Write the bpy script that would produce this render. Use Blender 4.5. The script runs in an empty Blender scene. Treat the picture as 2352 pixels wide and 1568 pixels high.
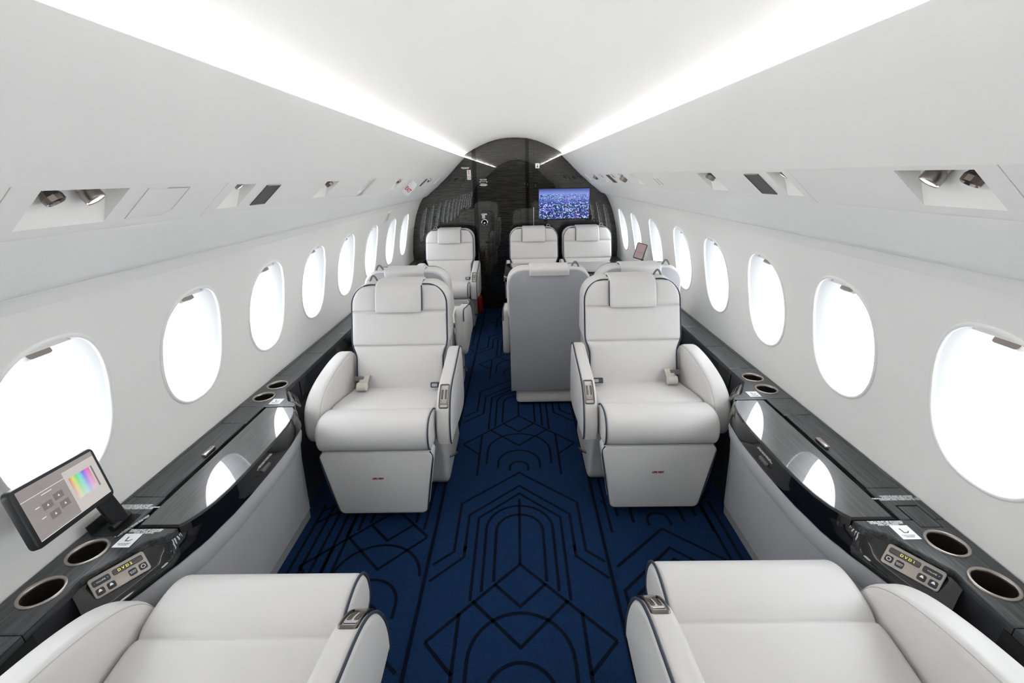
import bpy, bmesh, math, random
from mathutils import Vector, Matrix, geometry
random.seed(7)
scene = bpy.context.scene
C = scene.collection
PI = math.pi

# ------------------------------------------------------------------ camera
F_PX, PITCH, YAW, ROLL = 1039.4, math.radians(20.142), math.radians(0.948), math.radians(-1.317)
def cam_rows():
    cp, sp = math.cos(PITCH), math.sin(PITCH); cy, sy = math.cos(YAW), math.sin(YAW); cr, sr = math.cos(ROLL), math.sin(ROLL)
    B = Matrix(((1, 0, 0), (0, 0, -1), (0, 1, 0)))
    Rx = Matrix(((1, 0, 0), (0, cp, -sp), (0, sp, cp)))
    Ry = Matrix(((cy, 0, sy), (0, 1, 0), (-sy, 0, cy)))
    Rz = Matrix(((cr, -sr, 0), (sr, cr, 0), (0, 0, 1)))
    return Rz @ Rx @ Ry @ B
R = cam_rows()
cam_data = bpy.data.cameras.new('camera')
cam_data.sensor_width = 36.0
cam_data.lens = 36.0 * F_PX / 2352.0
cam_data.clip_start = 0.02
cam = bpy.data.objects.new('camera', cam_data)
C.objects.link(cam)
M = Matrix.Identity(4)
for i in range(3):
    M[i][0] = R[0][i]; M[i][1] = -R[1][i]; M[i][2] = -R[2][i]
M.translation = Vector((0.03, 0.0, 1.5))
cam.matrix_world = M
scene.camera = cam

# ------------------------------------------------------------------ world, exposure
WORLD_STRENGTH = 2.35
LED_STRENGTH = 18.5
w = bpy.data.worlds.new('daylight'); scene.world = w
w.use_nodes = True
bg = w.node_tree.nodes['Background']
bg.inputs['Color'].default_value = (0.965, 0.98, 1.0, 1)
bg.inputs['Strength'].default_value = WORLD_STRENGTH
vs = scene.view_settings
vs.view_transform = 'Standard'; vs.look = 'None'; vs.gamma = 1.0; vs.use_curve_mapping = False
vs.exposure = 1.76
cy = scene.cycles
cy.use_denoising = True
cy.max_bounces = 14; cy.diffuse_bounces = 10; cy.glossy_bounces = 6; cy.transparent_max_bounces = 12
cy.sample_clamp_indirect = 8.0

# ------------------------------------------------------------------ materials
def new_mat(name):
    m = bpy.data.materials.new(name); m.use_nodes = True
    return m, m.node_tree.nodes, m.node_tree.links, m.node_tree.nodes['Principled BSDF']
def plain(name, col, rough=0.5, metal=0.0, coat=0.0, spec=0.5, noise=0.0, nscale=200.0, emit=None, estr=0.0, bump=0.0, coat_rough=0.03):
    m, n, l, p = new_mat(name)
    p.inputs['Base Color'].default_value = (*col, 1)
    p.inputs['Roughness'].default_value = rough; p.inputs['Metallic'].default_value = metal
    p.inputs['Coat Weight'].default_value = coat; p.inputs['Coat Roughness'].default_value = coat_rough
    p.inputs['Specular IOR Level'].default_value = spec
    if emit:
        p.inputs['Emission Color'].default_value = (*emit, 1); p.inputs['Emission Strength'].default_value = estr
    if noise or bump:
        tc = n.new('ShaderNodeTexCoord'); nz = n.new('ShaderNodeTexNoise')
        nz.inputs['Scale'].default_value = nscale; nz.inputs['Detail'].default_value = 3
        l.new(tc.outputs['Object'], nz.inputs['Vector'])
        if noise:
            mx = n.new('ShaderNodeMixRGB'); mx.blend_type = 'MULTIPLY'
            mx.inputs['Fac'].default_value = noise; mx.inputs['Color1'].default_value = (*col, 1)
            l.new(nz.outputs['Fac'], mx.inputs['Color2']); l.new(mx.outputs['Color'], p.inputs['Base Color'])
        if bump:
            b = n.new('ShaderNodeBump'); b.inputs['Strength'].default_value = bump; b.inputs['Distance'].default_value = 0.001
            l.new(nz.outputs['Fac'], b.inputs['Height']); l.new(b.outputs['Normal'], p.inputs['Normal'])
    return m
def grain(name, c0, c1, scale, rough, coat, coat_rough=0.02, bump=0.0, spec=0.5, distort=0.6):
    m, n, l, p = new_mat(name)
    tc = n.new('ShaderNodeTexCoord'); mp = n.new('ShaderNodeMapping'); mp.inputs['Scale'].default_value = scale
    nz = n.new('ShaderNodeTexNoise'); nz.inputs['Scale'].default_value = 1.0; nz.inputs['Detail'].default_value = 6
    nz.inputs['Distortion'].default_value = distort
    cr = n.new('ShaderNodeValToRGB')
    cr.color_ramp.elements[0].position = 0.36; cr.color_ramp.elements[0].color = (*c0, 1)
    cr.color_ramp.elements[1].position = 0.66; cr.color_ramp.elements[1].color = (*c1, 1)
    l.new(tc.outputs['Object'], mp.inputs['Vector']); l.new(mp.outputs['Vector'], nz.inputs['Vector'])
    l.new(nz.outputs['Fac'], cr.inputs['Fac']); l.new(cr.outputs['Color'], p.inputs['Base Color'])
    p.inputs['Roughness'].default_value = rough; p.inputs['Coat Weight'].default_value = coat
    p.inputs['Coat Roughness'].default_value = coat_rough; p.inputs['Specular IOR Level'].default_value = spec
    if coat > 0.9: p.inputs['Coat IOR'].default_value = 1.75
    if bump:
        b = n.new('ShaderNodeBump'); b.inputs['Strength'].default_value = bump; b.inputs['Distance'].default_value = 0.001
        l.new(nz.outputs['Fac'], b.inputs['Height']); l.new(b.outputs['Normal'], p.inputs['Normal'])
    return m

MAT = {}
MAT['shell'] = plain('cabin_white', (0.87, 0.868, 0.855), 0.42, spec=0.35, bump=0.03, nscale=500)
MAT['reveal'] = plain('window_reveal_dimmed', (0.38, 0.385, 0.39), 0.5, spec=0.3)  # white plastic, colour darkened to stand in for weaker daylight on it
MAT['psu'] = plain('service_white', (0.86, 0.855, 0.84), 0.45, spec=0.35)
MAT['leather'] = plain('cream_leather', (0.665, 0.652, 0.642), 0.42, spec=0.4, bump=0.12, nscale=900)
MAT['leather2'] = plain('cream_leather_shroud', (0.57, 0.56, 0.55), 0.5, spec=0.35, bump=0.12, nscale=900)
MAT['piping'] = plain('navy_piping', (0.030, 0.038, 0.062), 0.55)
MAT['seam'] = plain('seam_thread', (0.50, 0.48, 0.46), 0.7)
MAT['jointline'] = plain('joint_line', (0.62, 0.61, 0.60), 0.6)
MAT['greyshell'] = plain('grey_shell', (0.43, 0.43, 0.455), 0.5, spec=0.4, bump=0.05, nscale=900)
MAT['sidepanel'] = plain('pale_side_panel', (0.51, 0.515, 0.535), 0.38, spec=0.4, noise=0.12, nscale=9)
MAT['kick'] = plain('kick_strip', (0.30, 0.30, 0.305), 0.55)
MAT['darkside'] = plain('dark_side_panel', (0.035, 0.035, 0.04), 0.35)
MAT['black'] = plain('black_plastic', (0.012, 0.012, 0.013), 0.4)
MAT['gap'] = plain('black_gap', (0.004, 0.004, 0.004), 0.8)
MAT['blackgloss'] = plain('black_lacquer', (0.006, 0.006, 0.007), 0.12, coat=1.0, coat_rough=0.02, spec=0.1)
MAT['veneer'] = grain('charcoal_veneer', (0.010, 0.0115, 0.012), (0.060, 0.066, 0.068), (190, 8, 190), 0.34, 0.35, 0.16, bump=0.6, spec=0.5)
MAT['veneergloss'] = grain('charcoal_veneer_gloss', (0.012, 0.0125, 0.013), (0.046, 0.048, 0.050), (170, 7, 170), 0.3, 1.0, 0.004)
MAT['bulk'] = grain('dark_bulkhead_veneer', (0.004, 0.004, 0.003), (0.030, 0.028, 0.021), (9, 9, 330), 0.35, 1.0, 0.0, distort=0.25, spec=0.15)
MAT['bronze'] = plain('bronze_metal', (0.42, 0.38, 0.35), 0.28, metal=1.0)
MAT['darkbronze'] = plain('dark_bronze', (0.20, 0.175, 0.155), 0.3, metal=1.0)
MAT['tab'] = plain('taupe_tab', (0.30, 0.26, 0.235), 0.4)
MAT['chrome'] = plain('chrome', (0.75, 0.75, 0.76), 0.1, metal=1.0)
MAT['lens'] = plain('light_lens', (0.85, 0.85, 0.82), 0.25, emit=(1, 0.97, 0.9), estr=0.4)
MAT['white'] = plain('white_print', (0.85, 0.85, 0.87), 0.45)
MAT['print'] = plain('pale_print', (0.62, 0.63, 0.65), 0.6)
MAT['darkprint'] = plain('dark_print', (0.03, 0.03, 0.035), 0.6)
MAT['redprint'] = plain('red_print', (0.55, 0.02, 0.03), 0.6)
MAT['lifered'] = plain('maroon_print', (0.22, 0.02, 0.025), 0.6)
MAT['red'] = plain('red_paint', (0.30, 0.012, 0.010), 0.3)
MAT['belt'] = plain('beige_webbing', (0.62, 0.585, 0.53), 0.7, bump=0.3, nscale=600)
MAT['buckle'] = plain('buckle_navy', (0.030, 0.036, 0.055), 0.3)
MAT['loop'] = plain('grey_loop', (0.17, 0.165, 0.16), 0.45)
MAT['led'] = plain('led_strip', (1, 1, 1), 0.5, emit=(1.0, 0.985, 0.95), estr=LED_STRENGTH)
MAT['grille'] = plain('speaker_grille', (0.115, 0.108, 0.105), 0.6, noise=0.3, nscale=900)
MAT['rubber'] = plain('cup_liner', (0.018, 0.015, 0.013), 0.35, bump=0.3, nscale=300)
MAT['amber'] = plain('amber_digits', (0.1, 0.09, 0.0), 0.5, emit=(0.85, 0.80, 0.05), estr=0.45)
MAT['display'] = plain('display_glass', (0.02, 0.022, 0.025), 0.15, coat=1.0)
MAT['button'] = plain('button_dark', (0.022, 0.023, 0.028), 0.35)
MAT['plate'] = plain('control_plate', (0.36, 0.325, 0.30), 0.3, metal=0.85)
MAT['aftwall'] = plain('aft_wall', (0.05, 0.046, 0.04), 0.4)
MAT['beige'] = plain('beige_table', (0.55, 0.51, 0.47), 0.5)
MAT['shade'] = plain('window_shade', (0.82, 0.82, 0.80), 0.6)

def carpet_mat():
    m, n, l, p = new_mat('blue_carpet')
    tc = n.new('ShaderNodeTexCoord')
    v = n.new('ShaderNodeTexVoronoi'); v.inputs['Scale'].default_value = 260
    nz = n.new('ShaderNodeTexNoise'); nz.inputs['Scale'].default_value = 60; nz.inputs['Detail'].default_value = 8
    cr = n.new('ShaderNodeValToRGB')
    cr.color_ramp.elements[0].position = 0.25; cr.color_ramp.elements[0].color = (0.0015, 0.0085, 0.0270, 1)
    cr.color_ramp.elements[1].position = 0.75; cr.color_ramp.elements[1].color = (0.0052, 0.0255, 0.0800, 1)
    mx = n.new('ShaderNodeMath'); mx.operation = 'MULTIPLY_ADD'; mx.inputs[1].default_value = 0.55; 
    l.new(tc.outputs['Object'], v.inputs['Vector']); l.new(tc.outputs['Object'], nz.inputs['Vector'])
    l.new(v.outputs['Distance'], mx.inputs[0]); l.new(nz.outputs['Fac'], mx.inputs[2])
    l.new(mx.outputs[0], cr.inputs['Fac']); l.new(cr.outputs['Color'], p.inputs['Base Color'])
    p.inputs['Roughness'].default_value = 0.95; p.inputs['Specular IOR Level'].default_value = 0.15
    b = n.new('ShaderNodeBump'); b.inputs['Strength'].default_value = 0.8; b.inputs['Distance'].default_value = 0.003
    l.new(v.outputs['Distance'], b.inputs['Height']); l.new(b.outputs['Normal'], p.inputs['Normal'])
    return m
MAT['carpet'] = carpet_mat()
MAT['carpetline'] = plain('carpet_dark_loop', (0.0018, 0.0052, 0.0145), 0.95, spec=0.1, bump=0.6, nscale=500)

def glass_mat():
    m = bpy.data.materials.new('window_glass'); m.use_nodes = True
    n, l = m.node_tree.nodes, m.node_tree.links; n.clear()
    o = n.new('ShaderNodeOutputMaterial'); t = n.new('ShaderNodeBsdfTransparent'); g = n.new('ShaderNodeBsdfGlossy')
    t.inputs['Color'].default_value = (0.96, 0.98, 1.0, 1); g.inputs['Roughness'].default_value = 0.02
    mx = n.new('ShaderNodeMixShader'); mx.inputs['Fac'].default_value = 0.05
    l.new(t.outputs[0], mx.inputs[1]); l.new(g.outputs[0], mx.inputs[2]); l.new(mx.outputs[0], o.inputs['Surface'])
    return m
MAT['glass'] = glass_mat()

def city_mat(x0, x1, z0, z1):
    # a night skyline seen from above, brightness from voronoi cells, finer towards the horizon
    m, n, l, p = new_mat('city_screen')
    tc = n.new('ShaderNodeTexCoord'); sx = n.new('ShaderNodeSeparateXYZ'); l.new(tc.outputs['Object'], sx.inputs[0])
    def mr(src, a, b, c=0.0, d=1.0):
        k = n.new('ShaderNodeMapRange'); k.inputs['From Min'].default_value = a; k.inputs['From Max'].default_value = b
        k.inputs['To Min'].default_value = c; k.inputs['To Max'].default_value = d
        l.new(src, k.inputs['Value']); return k.outputs[0]
    u = mr(sx.outputs['X'], x0, x1); v = mr(sx.outputs['Z'], z0, z1)
    def vor(scale, thr0, thr1):
        mp = n.new('ShaderNodeMapping'); mp.inputs['Scale'].default_value = scale
        l.new(tc.outputs['Object'], mp.inputs['Vector'])
        t = n.new('ShaderNodeTexVoronoi'); t.inputs['Scale'].default_value = 1.0; l.new(mp.outputs[0], t.inputs['Vector'])
        h = n.new('ShaderNodeSeparateXYZ'); l.new(t.outputs['Color'], h.inputs[0])
        return mr(h.outputs['X'], thr0, thr1)
    near = vor((85, 1, 110), 0.45, 1.0); far = vor((120, 1, 420), 0.2, 1.0)
    blend = mr(v, 0.45, 0.7)
    mx = n.new('ShaderNodeMix'); mx.data_type = 'FLOAT'; l.new(blend, mx.inputs[0]); l.new(near, mx.inputs[2]); l.new(far, mx.inputs[3])
    cr = n.new('ShaderNodeValToRGB'); e = cr.color_ramp.elements
    e[0].position = 0.05; e[0].color = (0.010, 0.016, 0.06, 1); e[1].position = 1.0; e[1].color = (0.75, 0.85, 1.0, 1)
    k = e.new(0.5); k.color = (0.10, 0.16, 0.50, 1)
    l.new(mx.outputs[0], cr.inputs['Fac'])
    pur = n.new('ShaderNodeTexNoise'); pur.inputs['Scale'].default_value = 9; l.new(tc.outputs['Object'], pur.inputs['Vector'])
    tint = n.new('ShaderNodeMixRGB'); tint.blend_type = 'MULTIPLY'; tint.inputs['Fac'].default_value = 0.7
    c2 = n.new('ShaderNodeValToRGB'); c2.color_ramp.elements[0].color = (0.45, 0.75, 0.9, 1); c2.color_ramp.elements[1].color = (1.0, 0.75, 1.3, 1)
    c2.color_ramp.elements[0].position = 0.35; c2.color_ramp.elements[1].position = 0.65
    l.new(pur.outputs['Fac'], c2.inputs['Fac']); l.new(cr.outputs[0], tint.inputs['Color1']); l.new(c2.outputs[0], tint.inputs['Color2'])
    sky = n.new('ShaderNodeValToRGB'); s = sky.color_ramp.elements
    s[0].position = 0.80; s[0].color = (0.20, 0.27, 0.62, 1); s[1].position = 1.0; s[1].color = (0.03, 0.05, 0.22, 1)
    l.new(v, sky.inputs['Fac'])
    hz = mr(v, 0.80, 0.84)
    fin = n.new('ShaderNodeMixRGB'); l.new(hz, fin.inputs['Fac']); l.new(tint.outputs[0], fin.inputs['Color1']); l.new(sky.outputs[0], fin.inputs['Color2'])
    p.inputs['Base Color'].default_value = (0.01, 0.01, 0.012, 1); p.inputs['Roughness'].default_value = 0.15
    l.new(fin.outputs[0], p.inputs['Emission Color']); p.inputs['Emission Strength'].default_value = 0.40
    return m

def hue_mat():
    # colour picker field: hue across, greying downwards
    m, n, l, p = new_mat('colour_field')
    tc = n.new('ShaderNodeTexCoord'); sx = n.new('ShaderNodeSeparateXYZ'); l.new(tc.outputs['Generated'], sx.inputs[0])
    hs = n.new('ShaderNodeCombineColor'); hs.mode = 'HSV'
    inv = n.new('ShaderNodeMapRange'); inv.inputs['To Min'].default_value = 0.25; inv.inputs['To Max'].default_value = 0.8
    l.new(sx.outputs['Y'], inv.inputs['Value'])
    l.new(sx.outputs['X'], hs.inputs[0]); l.new(inv.outputs[0], hs.inputs[1]); hs.inputs[2].default_value = 0.85
    l.new(hs.outputs[0], p.inputs['Emission Color']); p.inputs['Emission Strength'].default_value = 0.24
    p.inputs['Base Color'].default_value = (0.02, 0.02, 0.02, 1); p.inputs['Roughness'].default_value = 0.2
    return m
MAT['hue'] = hue_mat()
MAT['screen_dark'] = plain('screen_dark', (0.03, 0.028, 0.03), 0.16, emit=(0.33, 0.30, 0.29), estr=0.24, coat=0.6)
MAT['screen_light'] = plain('screen_light', (0.03, 0.03, 0.03), 0.2, emit=(0.62, 0.58, 0.55), estr=0.26)
MAT['screen_line'] = plain('screen_line', (0.05, 0.05, 0.05), 0.2, emit=(0.7, 0.68, 0.66), estr=0.33)
MAT['screen_button'] = plain('screen_button', (0.02, 0.02, 0.02), 0.2, emit=(0.10, 0.085, 0.08), estr=0.5)
MAT['screen_mauve'] = plain('screen_mauve', (0.03, 0.02, 0.02), 0.2, emit=(0.30, 0.22, 0.23), estr=0.28)

# ------------------------------------------------------------------ helpers
def put(o, parent=None, **props):
    C.objects.link(o)
    if parent is not None: o.parent = parent
    for k, v in props.items(): o[k] = v
    return o
def empty(name, loc=(0, 0, 0), rz=0.0, parent=None, **props):
    o = bpy.data.objects.new(name, None); o.empty_display_size = 0.05
    put(o, parent, **props); o.location = loc; o.rotation_euler = (0, 0, rz)
    return o
def thing(name, label, cat, loc=(0, 0, 0), rz=0.0, group=None):
    o = empty(name, loc, rz, label=label, category=cat)
    if group: o['group'] = group
    return o
def mk(name, verts, faces, mat, parent=None, angle=40, recalc=True, **props):
    me = bpy.data.meshes.new(name)
    me.from_pydata([tuple(v) for v in verts], [], faces)
    if recalc:
        bm = bmesh.new(); bm.from_mesh(me); bmesh.ops.recalc_face_normals(bm, faces=bm.faces); bm.to_mesh(me); bm.free()
    for p in me.polygons: p.use_smooth = True
    try: me.set_sharp_from_angle(angle=math.radians(angle))
    except Exception: pass
    me.materials.append(MAT[mat] if isinstance(mat, str) else mat)
    return put(bpy.data.objects.new(name, me), parent, **props)
class MB:
    def __init__(s): s.v = []; s.f = []
    def add(s, v, f):
        k = len(s.v); s.v += [tuple(p) for p in v]; s.f += [[i + k for i in q] for q in f]; return s
    def box(s, x0, x1, y0, y1, z0, z1):
        v = [(x, y, z) for x in (x0, x1) for y in (y0, y1) for z in (z0, z1)]
        return s.add(v, [(0, 1, 3, 2), (4, 6, 7, 5), (0, 4, 5, 1), (2, 3, 7, 6), (0, 2, 6, 4), (1, 5, 7, 3)])
    def build(s, name, mat, parent=None, **k): return mk(name, s.v, s.f, mat, parent, **k)
def rings(rs, caps=True, closed=True):
    n = len(rs[0]); v = [p for r in rs for p in r]; f = []
    for i in range(len(rs) - 1):
        for j in range(n if closed else n - 1):
            a, b = i * n + j, i * n + (j + 1) % n
            f.append((a, b, b + n, a + n))
    if caps:
        f.append(tuple(range(n))); f.append(tuple(range((len(rs) - 1) * n, len(rs) * n)))
    return v, f
def area2(p): return sum(p[i][0] * p[(i + 1) % len(p)][1] - p[(i + 1) % len(p)][0] * p[i][1] for i in range(len(p)))
def inset(poly, d):
    if d == 0: return list(poly)
    s = 1 if area2(poly) > 0 else -1
    out = []; n = len(poly)
    for i in range(n):
        a, b, c = Vector(poly[i - 1]), Vector(poly[i]), Vector(poly[(i + 1) % n])
        e1 = (b - a); e2 = (c - b)
        e1 = e1.normalized() if e1.length > 1e-9 else e2.normalized()
        e2 = e2.normalized() if e2.length > 1e-9 else e1
        n1 = Vector((-e1.y, e1.x)) * s; n2 = Vector((-e2.y, e2.x)) * s
        m = n1 + n2
        m = m.normalized() if m.length > 1e-6 else n1
        k = max(0.5, m.dot(n1))
        out.append(tuple(b + m * (d / k)))
    return out
def crv(pts, n=6, closed=True):
    P = [Vector(p) for p in pts]; out = []; L = len(P)
    for i in range(L if closed else L - 1):
        p0 = P[(i - 1) % L] if closed or i > 0 else P[i]
        p1 = P[i]; p2 = P[(i + 1) % L]
        p3 = P[(i + 2) % L] if closed or i + 2 < L else p2
        for k in range(n):
            t = k / n
            out.append(tuple(0.5 * ((2 * p1) + (p2 - p0) * t + (2 * p0 - 5 * p1 + 4 * p2 - p3) * t * t + (3 * p1 - p0 - 3 * p2 + p3) * t ** 3)))
    if not closed: out.append(tuple(P[-1]))
    return out
def rrect(x0, x1, y0, y1, r, n=5):
    out = []
    for cx, cy_, a in ((x1 - r, y1 - r, 0), (x0 + r, y1 - r, 90), (x0 + r, y0 + r, 180), (x1 - r, y0 + r, 270)):
        for k in range(n + 1):
            t = math.radians(a + 90 * k / n); out.append((cx + r * math.cos(t), cy_ + r * math.sin(t)))
    return out
def prof_x(prof, x0, x1, r, n=4):
    """closed (y,z) profile swept along x with rounded ends"""
    rs = []
    for k in range(n + 1):
        t = k / n * PI / 2
        rs.append([(x0 + r * (1 - math.cos(t)) if False else x0 + r * (1 - math.sin(PI / 2 - t)), y, z) for y, z in inset(prof, r * (1 - math.sin(t)))])
    for k in range(n, -1, -1):
        t = k / n * PI / 2
        rs.append([(x1 - r * (1 - math.cos(t)), y, z) for y, z in inset(prof, r * (1 - math.sin(t)))])
    return rings(rs)
def slab(outline, yf, yr, rf, rr, n=4):
    """closed (x,z) outline between the surfaces y=yf(x,z) and y=yr(x,z), rounded edges"""
    rs = []
    for k in range(n + 1):
        t = k / n * PI / 2
        rs.append([(x, yf(x, z) + rf * (1 - math.cos(t)), z) for x, z in inset(outline, rf * (1 - math.sin(t)))])
    for k in range(n, -1, -1):
        t = k / n * PI / 2
        rs.append([(x, yr(x, z) - rr * (1 - math.cos(t)), z) for x, z in inset(outline, rr * (1 - math.sin(t)))])
    return rings(rs)
def tube(pts, r, n=8, closed=False):
    P = [Vector(p) for p in pts]; rs = []; up = None
    for i, p in enumerate(P):
        a = P[i - 1] if (i > 0 or closed) else p; b = P[(i + 1) % len(P)] if (i < len(P) - 1 or closed) else p
        t = (b - a).normalized()
        if up is None:
            up = Vector((0, 0, 1)) if abs(t.z) < 0.9 else Vector((1, 0, 0))
        s = t.cross(up)
        if s.length < 1e-5: s = t.orthogonal()
        s.normalize(); up = s.cross(t).normalized()
        rs.append([tuple(p + (s * math.cos(2 * PI * k / n) + up * math.sin(2 * PI * k / n)) * r) for k in range(n)])
    if closed:
        rs.append(rs[0]); return rings(rs, caps=False)
    return rings(rs)
def lathe(prof, n=24, M=None, caps=True):
    """(radius, height) profile about local z"""
    M = M or Matrix.Identity(4)
    rs = [[tuple(M @ Vector((r * math.cos(2 * PI * k / n), r * math.sin(2 * PI * k / n), h))) for k in range(n)] for r, h in prof]
    return rings(rs, caps=caps)
def frame(origin, xdir, ydir):
    x = Vector(xdir).normalized(); y = Vector(ydir); z = x.cross(y).normalized(); y = z.cross(x)
    m = Matrix.Identity(4)
    for i in range(3): m[i][0] = x[i]; m[i][1] = y[i]; m[i][2] = z[i]; m[i][3] = origin[i]
    return m
def plate2d(outline, h0, h1, M=None, bev=0.0):
    """2D outline (local xy) extruded from h0 to h1, chamfer bev on the h1 side"""
    M = M or Matrix.Identity(4)
    rs = [[(x, y, h0) for x, y in outline], [(x, y, h1 - bev) for x, y in outline]]
    if bev: rs += [[(x, y, h1 - bev * 0.3) for x, y in inset(outline, bev * 0.3)], [(x, y, h1) for x, y in inset(outline, bev)]]
    v, f = rings(rs)
    return [tuple(M @ Vector(p)) for p in v], f
def inside(p, poly):
    c = False; n = len(poly)
    for i in range(n):
        a, b = poly[i], poly[i - 1]
        if (a[1] > p[1]) != (b[1] > p[1]) and p[0] < (b[0] - a[0]) * (p[1] - a[1]) / (b[1] - a[1]) + a[0]: c = not c
    return c
def plate_holes(outline, holes, z0, z1, bev=0.002):
    top = inset(outline, bev); loops = [top] + holes
    vs_, es = [], []
    for lp in loops:
        k = len(vs_); vs_ += [Vector(p) for p in lp]; es += [(k + i, k + (i + 1) % len(lp)) for i in range(len(lp))]
    r = geometry.delaunay_2d_cdt(vs_, es, [], 0, 1e-7)
    V, F = r[0], r[2]; mb = MB(); keep = []
    for f in F:
        c = (sum(V[i].x for i in f) / len(f), sum(V[i].y for i in f) / len(f))
        if inside(c, top) and not any(inside(c, h) for h in holes): keep.append(tuple(f))
    mb.add([(v.x, v.y, z1) for v in V], keep)
    mb.add(*rings([[(x, y, z1) for x, y in top], [(x, y, z1 - bev) for x, y in outline], [(x, y, z0) for x, y in outline]], caps=False))
    for h in holes: mb.add(*rings([[(x, y, z1) for x, y in h], [(x, y, z0) for x, y in h]], caps=False))
    return mb
def circle(cx, cy_, r, n=40): return [(cx + r * math.cos(2 * PI * k / n), cy_ + r * math.sin(2 * PI * k / n)) for k in range(n)]
def text(name, body, size, M, mat, parent, depth=0.0004, bold=0.0, spacing=1.0, align='CENTER', **props):
    cu = bpy.data.curves.new(name, 'FONT'); cu.body = body; cu.size = size; cu.align_x = align; cu.align_y = 'CENTER'
    cu.extrude = depth; cu.offset = bold; cu.space_line = spacing; cu.resolution_u = 3
    tmp = bpy.data.objects.new(name, cu); C.objects.link(tmp)
    dg = bpy.context.evaluated_depsgraph_get(); dg.update()
    me = bpy.data.meshes.new_from_object(tmp.evaluated_get(dg))
    bpy.data.objects.remove(tmp); bpy.data.curves.remove(cu)
    me.transform(M); me.name = name; me.materials.clear(); me.materials.append(MAT[mat])
    return put(bpy.data.objects.new(name, me), parent, **props)
def copy_tree(o, parent=None):
    c = o.copy(); C.objects.link(c); c.parent = parent
    for ch in list(o.children): copy_tree(ch, c)
    return c

# ------------------------------------------------------------------ cabin shell
Y0, Y1 = -2.2, 5.26                       # aft end behind the camera, bulkhead
DOME = [(0, 1.8785), (0.065, 1.8765), (0.13, 1.870), (0.195, 1.8575), (0.26, 1.840), (0.325, 1.816), (0.39, 1.788), (0.44, 1.764), (0.49, 1.738), (0.552, 1.702), (0.60, 1.672), (0.615, 1.655)]
WALLP = [(1.003, 1.306), (1.011, 1.291), (1.053, 1.22), (1.0855, 1.148), (1.110, 1.083), (1.1284, 1.016), (1.147, 0.935), (1.161, 0.853), (1.1715, 0.78), (1.177, 0.715), (1.1785, 0.655), (1.178, 0.596), (1.172, 0.50)]
def wx(z):
    if z >= WALLP[0][1]: return WALLP[0][0]
    for (xa, za), (xb, zb) in zip(WALLP, WALLP[1:]):
        if z >= zb:
            t = (za - z) / (za - zb); return xa + (xb - xa) * t
    return WALLP[-1][0]

def sk(y): return 0.028 * (1 - y / Y1)     # the ceiling runs a touch askew to the floor

floor = empty('floor', kind='structure')
mk('carpet', [(-1.25, Y0 - 0.1, 0), (1.25, Y0 - 0.1, 0), (1.25, Y1 + 0.1, 0), (-1.25, Y1 + 0.1, 0)], [(0, 1, 2, 3)], 'carpet', floor)
def ribbon(pts, wd, z):
    out = MB(); P = [Vector((p[0], p[1])) for p in pts]
    L, Rr = [], []
    for i, p in enumerate(P):
        a = P[max(i - 1, 0)]; b = P[min(i + 1, len(P) - 1)]
        d1 = (p - a).normalized() if i > 0 else (b - p).normalized()
        d2 = (b - p).normalized() if i < len(P) - 1 else d1
        t = (d1 + d2); t = t.normalized() if t.length > 1e-6 else d1
        nrm = Vector((-t.y, t.x)); k = max(0.55, abs(t.dot(d1)))
        L.append(p + nrm * wd / 2 / k); Rr.append(p - nrm * wd / 2 / k)
    v = [(q.x, q.y, z) for q in L] + [(q.x, q.y, z) for q in Rr]; n = len(P)
    return v, [(i, i + 1, n + i + 1, n + i) for i in range(n - 1)]
def clip_poly(pts, x0, x1, y0=-1.2, y1=5.2):
    dense = []
    for a, b in zip(pts, pts[1:]):
        n = max(2, int((Vector(b) - Vector(a)).length / 0.012))
        dense += [(a[0] + (b[0] - a[0]) * i / n, a[1] + (b[1] - a[1]) * i / n) for i in range(n)]
    dense.append(pts[-1]); runs, cur = [], []
    for p in dense:
        if x0 < p[0] < x1 and y0 < p[1] < y1: cur.append(p)
        else:
            if len(cur) > 1: runs.append(cur)
            cur = []
    if len(cur) > 1: runs.append(cur)
    return runs
def arch(r, ytop, ybot, cx=0.0):
    cyc = ytop - r; p = [(cx - r, ybot)]
    p += [(cx - r * math.cos(PI * k / 18), cyc + r * math.sin(PI * k / 18)) for k in range(19)]
    return p + [(cx + r, ybot)]
MOTIF = [
    [(-0.33, 1.10), (0, 1.43), (0.33, 1.10)], [(-0.18, 1.26), (0, 1.08), (0.18, 1.26)], [(-0.10, 1.335), (0, 1.235), (0.10, 1.335)],
    arch(0.18, 1.21, 0.90), arch(0.115, 1.03, 0.86), arch(0.05, 0.92, 0.84),
    [(-0.225, 1.21), (-0.225, 0.80)], [(0.225, 1.21), (0.225, 0.80)], [(-0.33, 1.10), (-0.225, 0.99)], [(0.33, 1.10), (0.225, 0.99)],
    [(0, 1.83), (0, 1.43)], arch(0.105, 1.72, 1.345), arch(0.15, 1.78, 1.30),
    [(-0.19, 1.26), (-0.19, 1.70), (0, 1.87), (0.19, 1.70), (0.19, 1.26)], [(-0.235, 1.50), (-0.235, 1.72), (0, 1.93), (0.235, 1.72), (0.235, 1.50)],
    [(-0.36, 1.35), (-0.235, 1.47), (-0.235, 1.53)], [(0.36, 1.35), (0.235, 1.47), (0.235, 1.53)],
    [(-0.36, 1.43), (-0.28, 1.50), (-0.28, 1.80), (0, 2.04), (0.28, 1.80), (0.28, 1.50), (0.36, 1.43)],
]
lines = MB()
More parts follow.
